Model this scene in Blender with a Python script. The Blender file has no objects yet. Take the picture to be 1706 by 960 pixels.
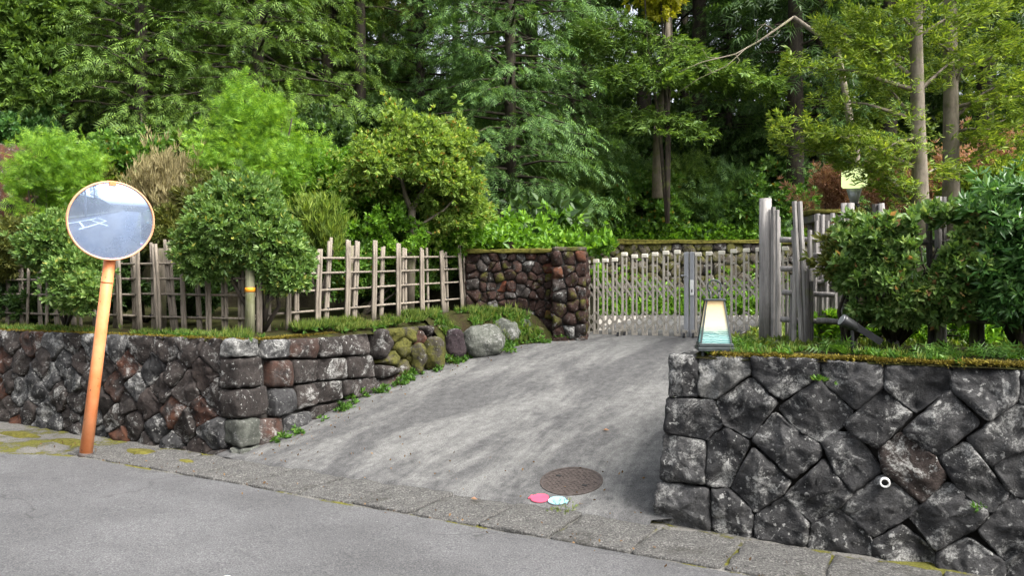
import bpy, math, random
import numpy as np
from mathutils import Vector, noise, Matrix
R = math.radians
random.seed(7); rng = np.random.default_rng(7)
sc = bpy.context.scene
col = sc.collection

# ------------------------------------------------------------ camera, sky, sun, exposure
cd = bpy.data.cameras.new('camera'); cam = bpy.data.objects.new('camera', cd); col.objects.link(cam)
cam.location = (0, 0, 1.6); cam.rotation_euler = (R(90), 0, 0)
cd.lens = 26.7; cd.sensor_width = 36; cd.clip_end = 3000; cd.clip_start = 0.05
sc.camera = cam
SUN_EL, SUN_AZ = 52, 128            # azimuth clockwise from +Y (north): behind the camera, to its right
w = bpy.data.worlds.new("World"); sc.world = w; w.use_nodes = True
nt = w.node_tree; bg = nt.nodes['Background']
sky = nt.nodes.new('ShaderNodeTexSky'); sky.sky_type = 'NISHITA'; sky.sun_disc = False
sky.sun_elevation = R(SUN_EL); sky.sun_rotation = R(SUN_AZ); sky.dust_density = 6; sky.air_density = 1.0; sky.ozone_density = 1
hs = nt.nodes.new('ShaderNodeHueSaturation'); hs.inputs['Saturation'].default_value = 0.35; hs.inputs['Value'].default_value = 1.15
nt.links.new(sky.outputs[0], hs.inputs['Color']); nt.links.new(hs.outputs[0], bg.inputs[0])
bg.inputs[1].default_value = 0.15
sl = bpy.data.lights.new('sun', 'SUN'); sl.energy = 1.45; sl.angle = R(20); sl.color = (1, .965, .9)
so = bpy.data.objects.new('sun', sl); col.objects.link(so)
sd = Vector((math.sin(R(SUN_AZ)) * math.cos(R(SUN_EL)), math.cos(R(SUN_AZ)) * math.cos(R(SUN_EL)), math.sin(R(SUN_EL))))
so.rotation_euler = sd.to_track_quat('Z', 'Y').to_euler(); so.location = (5, -5, 20)
vs = sc.view_settings; vs.view_transform = 'Standard'; vs.look = 'None'; vs.exposure = 1.5; vs.gamma = 1
sc.cycles.max_bounces = 7; sc.cycles.transparent_max_bounces = 8

# ------------------------------------------------------------ frame of the place
# s runs along the road to the right, t runs from the kerb into the property
A = R(25.6); P0 = Vector((-2.54, 7.1, 0)); U = Vector((math.cos(A), -math.sin(A), 0)); N = Vector((math.sin(A), math.cos(A), 0))
F = 1265.0
def st(s, t, z=0.0): return P0 + U * s + N * t + Vector((0, 0, z))
def inv(p): d = Vector((p[0], p[1], 0)) - P0; return d.dot(U), d.dot(N)
def W(px, py, Y): return Vector(((px - 853) / F * Y, Y, 1.6 + (480 - py) / F * Y))
def WX(px, Y, z): return Vector(((px - 853) / F * Y, Y, z))
def zroad(s): return -0.02 * max(-30, min(30, s))
def prof(t):
    t = max(-.1, t)
    if t < 3.6: return .19 * t
    if t < 5.2: k = t - 3.6; return .684 + .19 * k - .04 * k * k
    k = t - 5.2; return .886 + .03 * k
def zdrive(s, t): return zroad(s) * max(0, 1 - t / 4) + .035 + prof(t) - .02
LB = [(-.3, -.1), (0.02, -.08), (.2, .75), (.16, 1.7), (.5, 3.1), (.9, 4.0), (1.5, 4.62), (1.62, 9)]
def lb(t):
    for (s0, t0), (s1, t1) in zip(LB, LB[1:]):
        if t <= t1: return s0 + (s1 - s0) * max(0, (t - t0)) / (t1 - t0)
    return LB[-1][0]

# ------------------------------------------------------------ object helpers
ORG = {}
def link(o, parent=None):
    col.objects.link(o)
    if parent is not None: o.parent = parent
    return o
def thing(name, label, cat, loc=(0, 0, 0), group=None):
    o = bpy.data.objects.new(name, None); o.empty_display_size = .1; link(o)
    o.location = loc; ORG[o.name] = Vector(loc); o['label'] = label; o['category'] = cat
    if group: o['group'] = group
    return o
def tag(o, label=None, cat=None, group=None, kind=None):
    if label: o['label'] = label
    if cat: o['category'] = cat
    if group: o['group'] = group
    if kind: o['kind'] = kind
    return o
def mk(name, V, Fc, mat, parent=None, smooth=True):
    """mesh object from WORLD vertices; parent's origin is subtracted"""
    org = ORG[parent.name] if parent is not None else Vector((0, 0, 0))
    V = np.asarray(V, dtype=np.float32).reshape(-1, 3) - np.array(org, dtype=np.float32)
    me = bpy.data.meshes.new(name)
    if isinstance(Fc, np.ndarray):
        n = len(Fc); k = Fc.shape[1]
        me.vertices.add(len(V)); me.vertices.foreach_set('co', V.ravel())
        me.loops.add(n * k); me.loops.foreach_set('vertex_index', Fc.astype(np.int32).ravel())
        me.polygons.add(n); me.polygons.foreach_set('loop_start', np.arange(0, n * k, k, dtype=np.int32))
        me.polygons.foreach_set('loop_total', np.full(n, k, dtype=np.int32))
        me.update(calc_edges=True)
    else:
        me.from_pydata(V.tolist(), [], Fc); me.update()
    if smooth: me.polygons.foreach_set('use_smooth', np.ones(len(me.polygons), dtype=bool))
    me.materials.append(mat)
    o = bpy.data.objects.new(name, me); link(o, parent)
    ORG[o.name] = Vector(org)
    return o
class MB:
    def __init__(s): s.v = []; s.f = []
    def add(s, v, f): n = len(s.v); s.v += [tuple(x) for x in v]; s.f += [tuple(i + n for i in q) for q in f]; return s
    def box(s, c, ax, ay, az, bev=0.0):
        """c centre, ax/ay/az half-extent vectors"""
        c = Vector(c); ax = Vector(ax); ay = Vector(ay); az = Vector(az)
        if bev <= 0:
            v = [c + i * ax + j * ay + k * az for i in (-1, 1) for j in (-1, 1) for k in (-1, 1)]
            return s.add(v, [(0, 1, 3, 2), (4, 6, 7, 5), (0, 4, 5, 1), (2, 3, 7, 6), (0, 2, 6, 4), (1, 5, 7, 3)])
        bx, by, bz = [max(0, 1 - bev / max(1e-6, a.length)) for a in (ax, ay, az)]
        v = []; idx = {}
        for i in (-1, 1):
            for j in (-1, 1):
                for k in (-1, 1):
                    for m in range(3):
                        q = [i * (bx if m != 0 else 1), j * (by if m != 1 else 1), k * (bz if m != 2 else 1)]
                        idx[(i, j, k, m)] = len(v); v.append(c + q[0] * ax + q[1] * ay + q[2] * az)
        f = []
        for m, (a, b) in enumerate(((1, 2), (2, 0), (0, 1))):
            for sg in (-1, 1):
                q = []
                for (p1, p2) in ((-1, -1), (1, -1), (1, 1), (-1, 1)):
                    e = [0, 0, 0]; e[m] = sg; e[a] = p1; e[b] = p2; q.append(idx[(*e, m)])
                f.append(q if sg > 0 else q[::-1])
        for m in range(3):
            a, b = [(1, 2), (2, 0), (0, 1)][m]
            for p1 in (-1, 1):
                for p2 in (-1, 1):
                    e0 = [0, 0, 0]; e0[m] = -1; e0[a] = p1; e0[b] = p2; e1 = list(e0); e1[m] = 1
                    f.append((idx[(*e0, a)], idx[(*e1, a)], idx[(*e1, b)], idx[(*e0, b)]))
        for i in (-1, 1):
            for j in (-1, 1):
                for k in (-1, 1): f.append(tuple(idx[(i, j, k, m)] for m in range(3)))
        return s.add(v, f)
    def tube(s, pts, rad, n=8, cap=True, jit=0.0, flat=1.0):
        pts = [Vector(p) for p in pts]; rr = rad if isinstance(rad, (list, tuple)) else [rad] * len(pts)
        v = []; f = []; up = None
        for i, p in enumerate(pts):
            d = (pts[min(i + 1, len(pts) - 1)] - pts[max(i - 1, 0)]).normalized()
            if up is None: up = d.orthogonal().normalized()
            up = (up - d * up.dot(d)).normalized(); sd_ = d.cross(up)
            for k in range(n):
                a = 2 * math.pi * k / n; r = rr[i] * (1 + random.uniform(-jit, jit))
                v.append(p + up * math.cos(a) * r + sd_ * math.sin(a) * r * flat)
        for i in range(len(pts) - 1):
            for k in range(n): f.append((i * n + k, i * n + (k + 1) % n, (i + 1) * n + (k + 1) % n, (i + 1) * n + k))
        if cap: f.append(tuple(range(n))[::-1]); f.append(tuple((len(pts) - 1) * n + k for k in range(n)))
        return s.add(v, f)
    def build(s, name, mat, parent=None, smooth=False): 
        o = mk(name, s.v, s.f, mat, parent, smooth); return o

# ------------------------------------------------------------ materials
class NT:
    def __init__(s, name):
        s.m = bpy.data.materials.new(name); s.m.use_nodes = True; s.t = s.m.node_tree; s.t.nodes.clear()
        s.out = s.n('OutputMaterial'); s.p = s.n('BsdfPrincipled'); s.l(s.p.outputs[0], s.out.inputs[0])
    def n(s, k, **kw):
        q = s.t.nodes.new('ShaderNode' + k)
        for a, b in kw.items(): setattr(q, a, b)
        return q
    def l(s, a, b): s.t.links.new(a, b)
    def pos(s, scale=(1, 1, 1), rnd=True, rot=(0, 0, 0)):
        g = s.n('NewGeometry').outputs['Position']
        m = s.n('Mapping'); m.inputs['Scale'].default_value = scale; m.inputs['Rotation'].default_value = rot
        s.l(g, m.inputs['Vector'])
        if rnd:
            oi = s.n('ObjectInfo'); mu = s.n('Math', operation='MULTIPLY'); mu.inputs[1].default_value = 37
            s.l(oi.outputs['Random'], mu.inputs[0]); s.l(mu.outputs[0], m.inputs['Location'])
        return m.outputs[0]
    def aniso(s, ang, along, across):
        g = s.n('NewGeometry').outputs['Position']; m = s.n('Mapping', vector_type='TEXTURE')
        m.inputs['Rotation'].default_value = (0, 0, ang); m.inputs['Scale'].default_value = (along, across, 1)
        s.l(g, m.inputs['Vector']); return m.outputs[0]
    def noise(s, v, scale, det=6, rough=.6, dist=0):
        q = s.n('TexNoise'); q.inputs['Scale'].default_value = scale; q.inputs['Detail'].default_value = det
        q.inputs['Roughness'].default_value = rough; q.inputs['Distortion'].default_value = dist
        s.l(v, q.inputs['Vector']); return q.outputs['Fac']
    def ramp(s, fac, stops, interp='LINEAR'):
        q = s.n('ValToRGB'); e = q.color_ramp.elements; q.color_ramp.interpolation = interp
        while len(e) < len(stops): e.new(.5)
        for i, (p, c) in enumerate(stops):
            e[i].position = p; e[i].color = (*c, 1) if not isinstance(c, (int, float)) else (c, c, c, 1)
        s.l(fac, q.inputs[0]); return q.outputs[0]
    def mix(s, fac, a, b, mode='MIX'):
        q = s.n('Mix', data_type='RGBA', blend_type=mode)
        for v, i in ((fac, q.inputs[0]), (a, q.inputs['A'] if False else q.inputs[6]), (b, q.inputs[7])):
            if isinstance(v, (int, float)): i.default_value = v if i == q.inputs[0] else (v, v, v, 1)
            elif isinstance(v, tuple): i.default_value = (*v, 1)
            else: s.l(v, i)
        return q.outputs[2]
    def mul(s, a, b):
        q = s.n('Math', operation='MULTIPLY')
        for v, i in ((a, q.inputs[0]), (b, q.inputs[1])):
            if isinstance(v, (int, float)): i.default_value = v
            else: s.l(v, i)
        return q.outputs[0]
    def add(s, a, b):
        q = s.n('Math', operation='ADD')
        for v, i in ((a, q.inputs[0]), (b, q.inputs[1])):
            if isinstance(v, (int, float)): i.default_value = v
            else: s.l(v, i)
        return q.outputs[0]
    def bump(s, h, strength=.5, dist=.02, normal=None):
        q = s.n('Bump'); q.inputs['Strength'].default_value = strength; q.inputs['Distance'].default_value = dist
        s.l(h, q.inputs['Height'])
        if normal: s.l(normal, q.inputs['Normal'])
        s.l(q.outputs[0], s.p.inputs['Normal']); return q.outputs[0]
    def fin(s, colr, rough=.8, spec=.3):
        if isinstance(colr, tuple): s.p.inputs['Base Color'].default_value = (*colr, 1)
        else: s.l(colr, s.p.inputs['Base Color'])
        if isinstance(rough, (int, float)): s.p.inputs['Roughness'].default_value = rough
        else: s.l(rough, s.p.inputs['Roughness'])
        s.p.inputs['Specular IOR Level'].default_value = spec
        return s.m

def plain(name, c, rough=.6, metal=0, spec=.4, var=.25, sc_=14, bump=.15):
    m = NT(name); p = m.pos((1, 1, 1), True); n1 = m.noise(p, sc_, 5)
    cc = m.ramp(n1, [(.3, tuple(x * (1 - var) for x in c)), (.7, tuple(min(1, x * (1 + var)) for x in c))])
    m.bump(n1, bump, .01); m.p.inputs['Metallic'].default_value = metal
    return m.fin(cc, rough, spec)

def stone_mat(name, c0, c1, lichen=.5, brown=None, bfac=.0, moss=0.0, lich_c=(.50, .50, .48), scale=1.0):
    m = NT(name); p = m.pos((1, 1, 1), True)
    n1 = m.noise(p, 2.6 * scale, 9, .68, .4); n2 = m.noise(p, 21 * scale, 8, .75); n3 = m.noise(p, 85 * scale, 4, .7)
    base = m.ramp(n1, [(.30, c0), (.52, tuple((a + b) * .42 for a, b in zip(c0, c1))), (.70, c1)])
    base = m.mix(.75, base, m.ramp(n2, [(.30, .30), (.68, 1.15)]), 'MULTIPLY')
    base = m.mix(.5, base, m.ramp(n3, [(.32, .45), (.66, 1.2)]), 'MULTIPLY')
    oi = m.n('ObjectInfo')
    base = m.mix(.8, base, m.ramp(oi.outputs['Random'], [(0, .72), (.5, .95), (1, 1.25)]), 'MULTIPLY')
    if brown:
        o2 = m.n('Math', operation='FRACT'); m.l(m.mul(oi.outputs['Random'], 7.3), o2.inputs[0])
        msk = m.mul(m.ramp(o2.outputs[0], [(max(0, 1 - bfac - .04), 0.0), (min(1, 1 - bfac + .04), 1.0)]), m.ramp(m.noise(p, 4, 6, .7), [(.40, 0.0), (.62, .85)]))
        base = m.mix(msk, base, m.mix(n2, tuple(x * .4 for x in brown), brown))
    # crusty lichen: blotches broken up by fine grain, and scattered specks
    bl = m.noise(p, 3.6 * scale, 10, .78, .5); sp = m.noise(p, 24 * scale, 5, .65); br_ = m.noise(p, 60 * scale, 5, .75)
    th = .63 - .12 * lichen
    l1 = m.mul(m.ramp(bl, [(th, 0.0), (th + .07, 1.0)]), m.ramp(br_, [(.40, .1), (.56, .95)]))
    l2 = m.ramp(sp, [(.665 - .07 * lichen, 0.0), (.70 - .07 * lichen, .95)])
    gate = m.ramp(m.noise(p, 2.1, 3), [(.38, .12), (.58, 1.0)])
    lm = m.mul(m.n_max(l1, m.mul(l2, gate)), .88)
    base = m.mix(lm, base, m.mix(n3, tuple(x * .6 for x in lich_c), lich_c))
    if moss > 0:
        nm = m.noise(p, 3.0, 7, .7)
        mm = m.ramp(nm, [(.62 - moss * .25, 0.0), (.70 - moss * .25, .9)])
        base = m.mix(mm, base, m.ramp(n2, [(.3, (.03, .035, .008)), (.7, (.13, .125, .025))]))
    h = m.add(m.mul(n2, .7), m.add(m.mul(n3, .3), m.mul(lm, .08)))
    m.bump(h, 1.0, .035)
    return m.fin(base, .9, .18)
def n_max(s, a, b):
    q = s.n('Math', operation='MAXIMUM'); s.l(a, q.inputs[0]); s.l(b, q.inputs[1]); return q.outputs[0]
NT.n_max = n_max

def leaf_mat(name, c0, c1, c2=None, trans=.35, rough=.5, tip=None, sc_=1.2, spec=.3):
    m = NT(name); g = m.n('NewGeometry'); rnd = g.outputs['Random Per Island']
    n1 = m.noise(m.pos((1, 1, 1), False), sc_, 3)
    f = m.add(m.mul(rnd, .6), m.mul(n1, .5))
    stops = [(.2, c0), (.62, c1)] + ([(.9, c2)] if c2 else [])
    cc = m.ramp(f, stops)
    if tip: cc = m.mix(m.ramp(rnd, [(.965, 0.0), (.975, 1.0)]), cc, tip)
    m.fin(cc, rough, spec)
    tr = m.n('BsdfTranslucent'); m.l(m.mix(1.0, cc, (1.25, 1.2, .55), 'MULTIPLY'), tr.inputs[0])
    ms = m.n('MixShader'); ms.inputs[0].default_value = trans
    m.l(m.p.outputs[0], ms.inputs[1]); m.l(tr.outputs[0], ms.inputs[2]); m.l(ms.outputs[0], m.out.inputs[0])
    return m.m
def wood_mat(name, c0, c1, moss=0.0, scl=1.0, ax=(30, 30, 2.2)):
    m = NT(name); p = m.pos(tuple(a * scl for a in ax), True)
    n1 = m.noise(p, 1.6, 8, .7); n2 = m.noise(m.pos((1, 1, 1), True), 5, 5)
    cc = m.ramp(n1, [(.28, c0), (.7, c1)])
    oi = m.n('ObjectInfo'); cc = m.mix(.5, cc, m.ramp(oi.outputs['Random'], [(0, .62), (1, 1.0)]), 'MULTIPLY')
    cc = m.mix(m.ramp(n2, [(.55, 0.0), (.7, .5)]), cc, tuple(x * .45 for x in c0))
    if moss: cc = m.mix(m.ramp(m.noise(m.pos(), 6, 6), [(.6 - moss * .2, 0.0), (.75 - moss * .2, .7)]), cc, (.10, .12, .03))
    m.bump(n1, .6, .01); return m.fin(cc, .85, .2)

M = {}
M['stone_dark'] = stone_mat('dark andesite with lichen', (.028, .028, .030), (.125, .124, .124), .95)
M['stone_brown'] = stone_mat('brownish wall stone', (.028, .022, .02), (.115, .09, .08), .85)
M['stone_pale'] = stone_mat('pale grey lichened stone', (.06, .06, .06), (.22, .22, .21), 1.2, scale=1.1)
M['stone_rust'] = stone_mat('dark stone with rust bloom', (.034, .029, .028), (.105, .083, .074), .55, (.17, .065, .033), .6)
M['stone_mix'] = stone_mat('brown grey wall stone', (.026, .023, .022), (.098, .083, .076), .75, (.13, .055, .034), .14)
M['stone_red'] = stone_mat('red lava rubble', (.022, .015, .013), (.10, .056, .045), .45, (.26, .075, .032), .12, .25, scale=2.2)
M['stone_moss'] = stone_mat('mossy rubble', (.06, .053, .04), (.22, .185, .145), .7, None, 0, .62, scale=1.5)
M['boulder'] = stone_mat('grey green boulder', (.06, .065, .055), (.22, .23, .20), .7, scale=1.6)
M['boulder_moss'] = stone_mat('mossy boulder', (.05, .045, .035), (.15, .13, .10), .5, None, 0, .8, scale=1.4)
M['boulder_purple'] = stone_mat('purple boulder', (.035, .025, .03), (.10, .075, .08), .4, scale=1.4)
M['core'] = plain('dark joint packing', (.030, .027, .024), .95, bump=.4)
M['core_moss'] = plain('mossy joint packing', (.03, .03, .015), .95, bump=.4, var=.6)
M['fence_grey'] = wood_mat('weathered grey timber', (.13, .122, .117), (.40, .38, .36))
M['bamboo'] = wood_mat('weathered brown grey rods', (.11, .093, .073), (.34, .295, .24))
M['fence_dark'] = wood_mat('dark wet timber', (.05, .044, .04), (.16, .148, .14), .4)
M['post_green'] = wood_mat('mossy timber post', (.13, .13, .08), (.30, .30, .19), .4)
M['bark'] = wood_mat('bark', (.02, .016, .013), (.075, .062, .05), .25, 1, (12, 12, 2.5))
M['bark_pale'] = wood_mat('pale bark', (.10, .085, .065), (.26, .225, .175), .35, 1, (10, 10, 2.5))
M['gate'] = plain('beige coated aluminium', (.36, .33, .28), .5, 0, .4, .10)
M['gate_cap'] = plain('cream plastic cap', (.66, .62, .52), .5, 0, .4, .06)
M['gate_lat'] = plain('grey lattice bar', (.36, .335, .29), .45, .3, .4, .15)
M['gate_post'] = plain('grey aluminium lock post', (.33, .34, .36), .4, .4, .5, .08)
M['black'] = plain('black rubber', (.015, .015, .016), .6)
M['white'] = plain('white plastic', (.75, .75, .72), .5, var=.06)
M['black_metal'] = plain('black enamelled metal', (.022, .023, .025), .38, .2, .5, .3)
M['lantern'] = plain('dark grey lantern metal', (.05, .06, .062), .45, .3, .5, .3)
M['concrete_rough'] = None

# orange pole paint with chips
m = NT('worn orange paint'); p = m.pos((1, 1, 1), False)
cc = m.ramp(m.noise(p, 4, 5), [(.3, (.66, .19, .055)), (.7, (.80, .33, .15))])
cc = m.mix(m.ramp(m.noise(p, 26, 6, .7), [(.63, 0.0), (.66, .9)]), cc, (.16, .06, .03))
m.bump(m.noise(p, 60, 4), .15, .004); M['orange'] = m.fin(cc, .5, .4)
M['rim'] = plain('faded orange rim', (.75, .36, .20), .5, var=.12)
# hazy mirror
m = NT('hazy convex mirror'); p = m.pos((1, 1, 1), False)
m.p.inputs['Metallic'].default_value = 1; m.bump(m.noise(p, 3, 2), .02, .01)
m.fin((.50, .66, .98), .03)
df = m.n('BsdfDiffuse'); m.l(m.ramp(m.noise(p, 5, 5), [(.3, (.26, .34, .50)), (.7, (.38, .46, .60))]), df.inputs[0])
ms = m.n('MixShader'); m.l(m.ramp(m.noise(p, 3, 6, .6), [(.3, .28), (.7, .44)]), ms.inputs[0])
m.l(m.p.outputs[0], ms.inputs[1]); m.l(df.outputs[0], ms.inputs[2]); m.l(ms.outputs[0], m.out.inputs[0]); M['mirror'] = m.m

# asphalt
m = NT('worn asphalt'); p = m.pos((1, 1, 1), False)
fine = m.noise(p, 95, 4, .8); mid = m.noise(p, 22, 6, .7); big = m.noise(p, .7, 5, .6)
cc = m.ramp(fine, [(.33, (.055, .055, .058)), (.5, (.112, .112, .116)), (.68, (.215, .214, .212))])
cc = m.mix(.55, cc, m.ramp(mid, [(.3, .62), (.65, 1.0)]), 'MULTIPLY')
cc = m.mix(.9, cc, m.ramp(big, [(.33, .66), (.62, 1.08)]), 'MULTIPLY')
cc = m.mix(.8, cc, m.ramp(m.noise(m.aniso(-A, 3.0, .6), 1.0, 6, .6), [(.36, .82), (.60, 1.0)]), 'MULTIPLY')
vr = m.n('TexVoronoi', feature='DISTANCE_TO_EDGE'); vr.inputs['Scale'].default_value = .55
dv = m.n('VectorMath', operation='ADD'); nn = m.n('TexNoise'); nn.inputs['Scale'].default_value = 1.6; nn.inputs['Detail'].default_value = 6
m.l(p, nn.inputs['Vector']); sm = m.n('VectorMath', operation='SCALE'); sm.inputs['Scale'].default_value = .8; m.l(nn.outputs['Color'], sm.inputs[0])
m.l(p, dv.inputs[0]); m.l(sm.outputs[0], dv.inputs[1]); m.l(dv.outputs[0], vr.inputs['Vector'])
crk = m.mul(m.ramp(vr.outputs['Distance'], [(0, 1.0), (.006, 0.0)]), m.ramp(m.noise(p, .9, 2), [(.46, 0.0), (.56, .85)]))
cc = m.mix(crk, cc, (.045, .045, .045))
cc = m.mix(m.ramp(m.noise(p, 50, 2), [(.765, 0.0), (.775, .8)]), cc, (.62, .60, .56))
m.bump(m.add(fine, m.mul(mid, .6)), .55, .012); M['asphalt'] = m.fin(cc, .88, .25)
# driveway concrete: streaks run up the slope
m = NT('stained driveway concrete'); p = m.pos((1, 1, 1), False)
st1 = m.noise(m.aniso(R(56), 2.4, .8), 1.35, 10, .64, .5); st2 = m.noise(m.aniso(R(60), 1.8, .34), 1.9, 10, .78, .5)
fine = m.noise(p, 110, 5, .75); mid = m.noise(p, 12, 7, .65)
cc = m.ramp(mid, [(.3, (.108, .108, .105)), (.7, (.188, .187, .181))])
dm = m.ramp(m.add(m.mul(st1, .62), m.mul(st2, .38)), [(.455, 1.0), (.52, .45), (.57, 0.0)])
cc = m.mix(m.mul(dm, .8), cc, m.ramp(mid, [(.3, (.036, .036, .038)), (.7, (.082, .082, .083))]))
cc = m.mix(.9, cc, m.ramp(fine, [(.36, .35), (.56, 1.12)]), 'MULTIPLY')
cc = m.mix(m.ramp(m.noise(p, 60, 3, .6), [(.70, 0.0), (.73, .6)]), cc, (.34, .33, .31))
cc = m.mix(m.ramp(m.noise(p, 30, 2), [(.73, 0.0), (.76, .6)]), cc, (.05, .05, .05))
m.bump(m.add(m.mul(fine, .4), m.mul(mid, .6)), .35, .01); M['drive'] = m.fin(cc, .85, .25)
# rough gutter concrete
m = NT('coarse gutter concrete'); p = m.pos((1, 1, 1), True)
fine = m.noise(p, 70, 5, .85); mid = m.noise(p, 9, 7, .7)
cc = m.ramp(fine, [(.35, (.035, .035, .034)), (.52, (.115, .113, .108)), (.66, (.34, .33, .31))])
cc = m.mix(.7, cc, m.ramp(mid, [(.3, .55), (.62, 1.0)]), 'MULTIPLY')
cc = m.mix(m.ramp(m.noise(p, 3.2, 7, .7), [(.56, 0.0), (.7, .75)]), cc, (.045, .043, .036))
m.bump(m.add(fine, m.mul(mid, .8)), .9, .02); M['gutter'] = m.fin(cc, .92, .2)
m = NT('concrete apron with moss'); p = m.pos((1, 1, 1), False)
fine = m.noise(p, 70, 5, .8); mid = m.noise(p, 6, 7, .7)
cc = m.ramp(fine, [(.33, (.07, .068, .062)), (.68, (.27, .26, .24))])
cc = m.mix(.6, cc, m.ramp(mid, [(.3, .5), (.65, 1.0)]), 'MULTIPLY')
mm = m.ramp(m.noise(p, 2.6, 9, .72), [(.50, 0.0), (.55, .95)])
cc = m.mix(mm, cc, m.ramp(fine, [(.3, (.045, .05, .008)), (.7, (.19, .18, .03))]))
m.bump(m.add(m.add(fine, mid), mm), .8, .02); M['apron'] = m.fin(cc, .95, .15)
m = NT('bare soil and moss'); p = m.pos((1, 1, 1), False)
mid = m.noise(p, 5, 8, .7); fine = m.noise(p, 45, 5, .8)
cc = m.ramp(mid, [(.35, (.035, .024, .014)), (.55, (.045, .05, .014)), (.72, (.11, .12, .03))])
cc = m.mix(.6, cc, m.ramp(fine, [(.3, .4), (.7, 1.0)]), 'MULTIPLY'); m.bump(m.add(mid, fine), .9, .03); M['soil'] = m.fin(cc, .95, .1)
m = NT('forest floor'); p = m.pos((1, 1, 1), False)
mid = m.noise(p, 3, 8, .7)
cc = m.ramp(mid, [(.35, (.012, .009, .006)), (.6, (.03, .028, .014)), (.75, (.03, .045, .014))])
m.bump(mid, .9, .08); M['forest'] = m.fin(cc, .95, .1)
M['moss'] = plain('cushion moss', (.095, .088, .02), .95, var=.6, sc_=18, bump=.9, spec=.1)
M['court'] = plain('pale courtyard concrete', (.30, .28, .25), .9, var=.2, sc_=3)
M['iron'] = None
m = NT('cast iron'); p = m.pos((1, 1, 1), False); n1 = m.noise(p, 40, 6)
m.bump(n1, .5, .006); m.p.inputs['Metallic'].default_value = .3
M['iron'] = m.fin(m.ramp(n1, [(.3, (.04, .032, .03)), (.7, (.10, .082, .074))]), .7, .3)
M['pink'] = plain('chalky pink paint', (.62, .07, .13), .7, var=.12)
M['blue'] = plain('chalky pale blue paint', (.24, .48, .57), .7, var=.12)
M['dark_edge'] = plain('dark outline paint', (.05, .035, .04), .7)
M['yellow'] = plain('orange tape', (.85, .33, .02), .6, var=.1)
M['line'] = plain('white road paint', (.75, .75, .73), .7, var=.15)
M['utility'] = plain('pale concrete pole', (.42, .41, .39), .8)

# foliage
M['l_hinoki'] = leaf_mat('hinoki foliage', (.045, .095, .016), (.115, .205, .036), (.21, .32, .06), .3, .55, sc_=.7)
M['l_hinoki_blue'] = leaf_mat('blue green hinoki foliage', (.038, .088, .028), (.10, .20, .052), (.19, .32, .085), .3, .55, sc_=.7)
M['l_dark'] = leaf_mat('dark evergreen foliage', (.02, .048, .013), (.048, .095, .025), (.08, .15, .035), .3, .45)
M['l_olive'] = leaf_mat('olive foliage', (.05, .07, .014), (.125, .145, .03), (.21, .21, .05), .3, .55)
M['l_lime'] = leaf_mat('lime foliage', (.075, .185, .018), (.19, .36, .035), (.35, .52, .07), .4, .5)
M['l_yellowgreen'] = leaf_mat('yellow green maple foliage', (.10, .18, .03), (.22, .34, .06), (.42, .52, .14), .45, .5, tip=(.36, .24, .05))
M['l_green'] = leaf_mat('mid green leaves', (.045, .12, .018), (.11, .23, .035), (.21, .36, .07), .35, .38, tip=(.28, .20, .03), spec=.5)
M['l_hedge'] = leaf_mat('mixed hedge leaves', (.05, .115, .026), (.135, .235, .06), (.30, .40, .15), .35, .45, tip=(.36, .20, .10), sc_=3.5)
M['l_bright'] = leaf_mat('bright green leaves', (.06, .15, .016), (.14, .30, .026), (.26, .46, .05), .4, .4, spec=.4)
M['l_azalea'] = leaf_mat('blue green azalea leaves', (.06, .13, .028), (.145, .255, .062), (.29, .41, .13), .33, .42, tip=(.34, .36, .08), spec=.4)
M['l_gloss'] = leaf_mat('glossy rhododendron leaves', (.035, .11, .024), (.09, .21, .055), (.19, .35, .11), .28, .3, spec=.6)
M['l_rightree'] = leaf_mat('right tree leaves', (.07, .13, .02), (.175, .265, .04), (.35, .43, .075), .45, .45)
M['l_yellow'] = leaf_mat('yellow autumn leaves', (.25, .26, .02), (.42, .42, .03), (.6, .56, .05), .45, .5)
M['l_red'] = leaf_mat('rust red autumn leaves', (.20, .10, .07), (.38, .21, .15), (.50, .33, .22), .4, .6)
M['l_litter'] = leaf_mat('dry leaf bits', (.05, .03, .015), (.13, .075, .035), (.22, .14, .07), .1, .8)
M['l_tan'] = leaf_mat('dry tan twigs', (.15, .13, .06), (.34, .29, .15), (.44, .40, .22), .3, .8)
M['l_grass'] = leaf_mat('grass', (.05, .10, .016), (.14, .21, .035), (.28, .30, .08), .35, .5)
M['l_weed'] = leaf_mat('weed leaves', (.035, .09, .015), (.085, .19, .03), (.17, .30, .06), .35, .45)
M['l_moss'] = leaf_mat('moss tufts', (.09, .07, .012), (.19, .15, .025), (.28, .24, .03), .1, .9)

# ------------------------------------------------------------ ground, road, driveway
def grid(name, fs, ft, fz, mat, S, T, **kw):
    V = []; Fc = []
    for j, t in enumerate(T):
        for i, s_ in enumerate(S):
            V.append(fz(s_, t))
    n = len(S)
    for j in range(len(T) - 1):
        for i in range(n - 1): Fc.append((j * n + i, j * n + i + 1, (j + 1) * n + i + 1, (j + 1) * n + i))
    o = mk(name, V, Fc, mat, None, True); tag(o, **kw); return o
g = MB(); g.add([(-900, -900, -.75), (900, -900, -.75), (900, 900, -.75), (-900, 900, -.75)], [(0, 1, 2, 3)])
tag(g.build('ground', M['forest']), kind='structure')
LIP = -.08; FR = -.66
def frp(s_):   # asphalt front edge wanders
    return FR + .03 * noise.noise(Vector((s_ * .9, 3, 0))) + (.0 if s_ > -1.2 else -.32 * math.exp(-((s_ + 2.3) / .7) ** 2) + .12 * min(1, max(0, (-2.8 - s_))))
S = list(np.arange(-45, -8, 1.0)) + list(np.arange(-8, 10, .1)) + list(np.arange(10, 45, 1.0))
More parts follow.
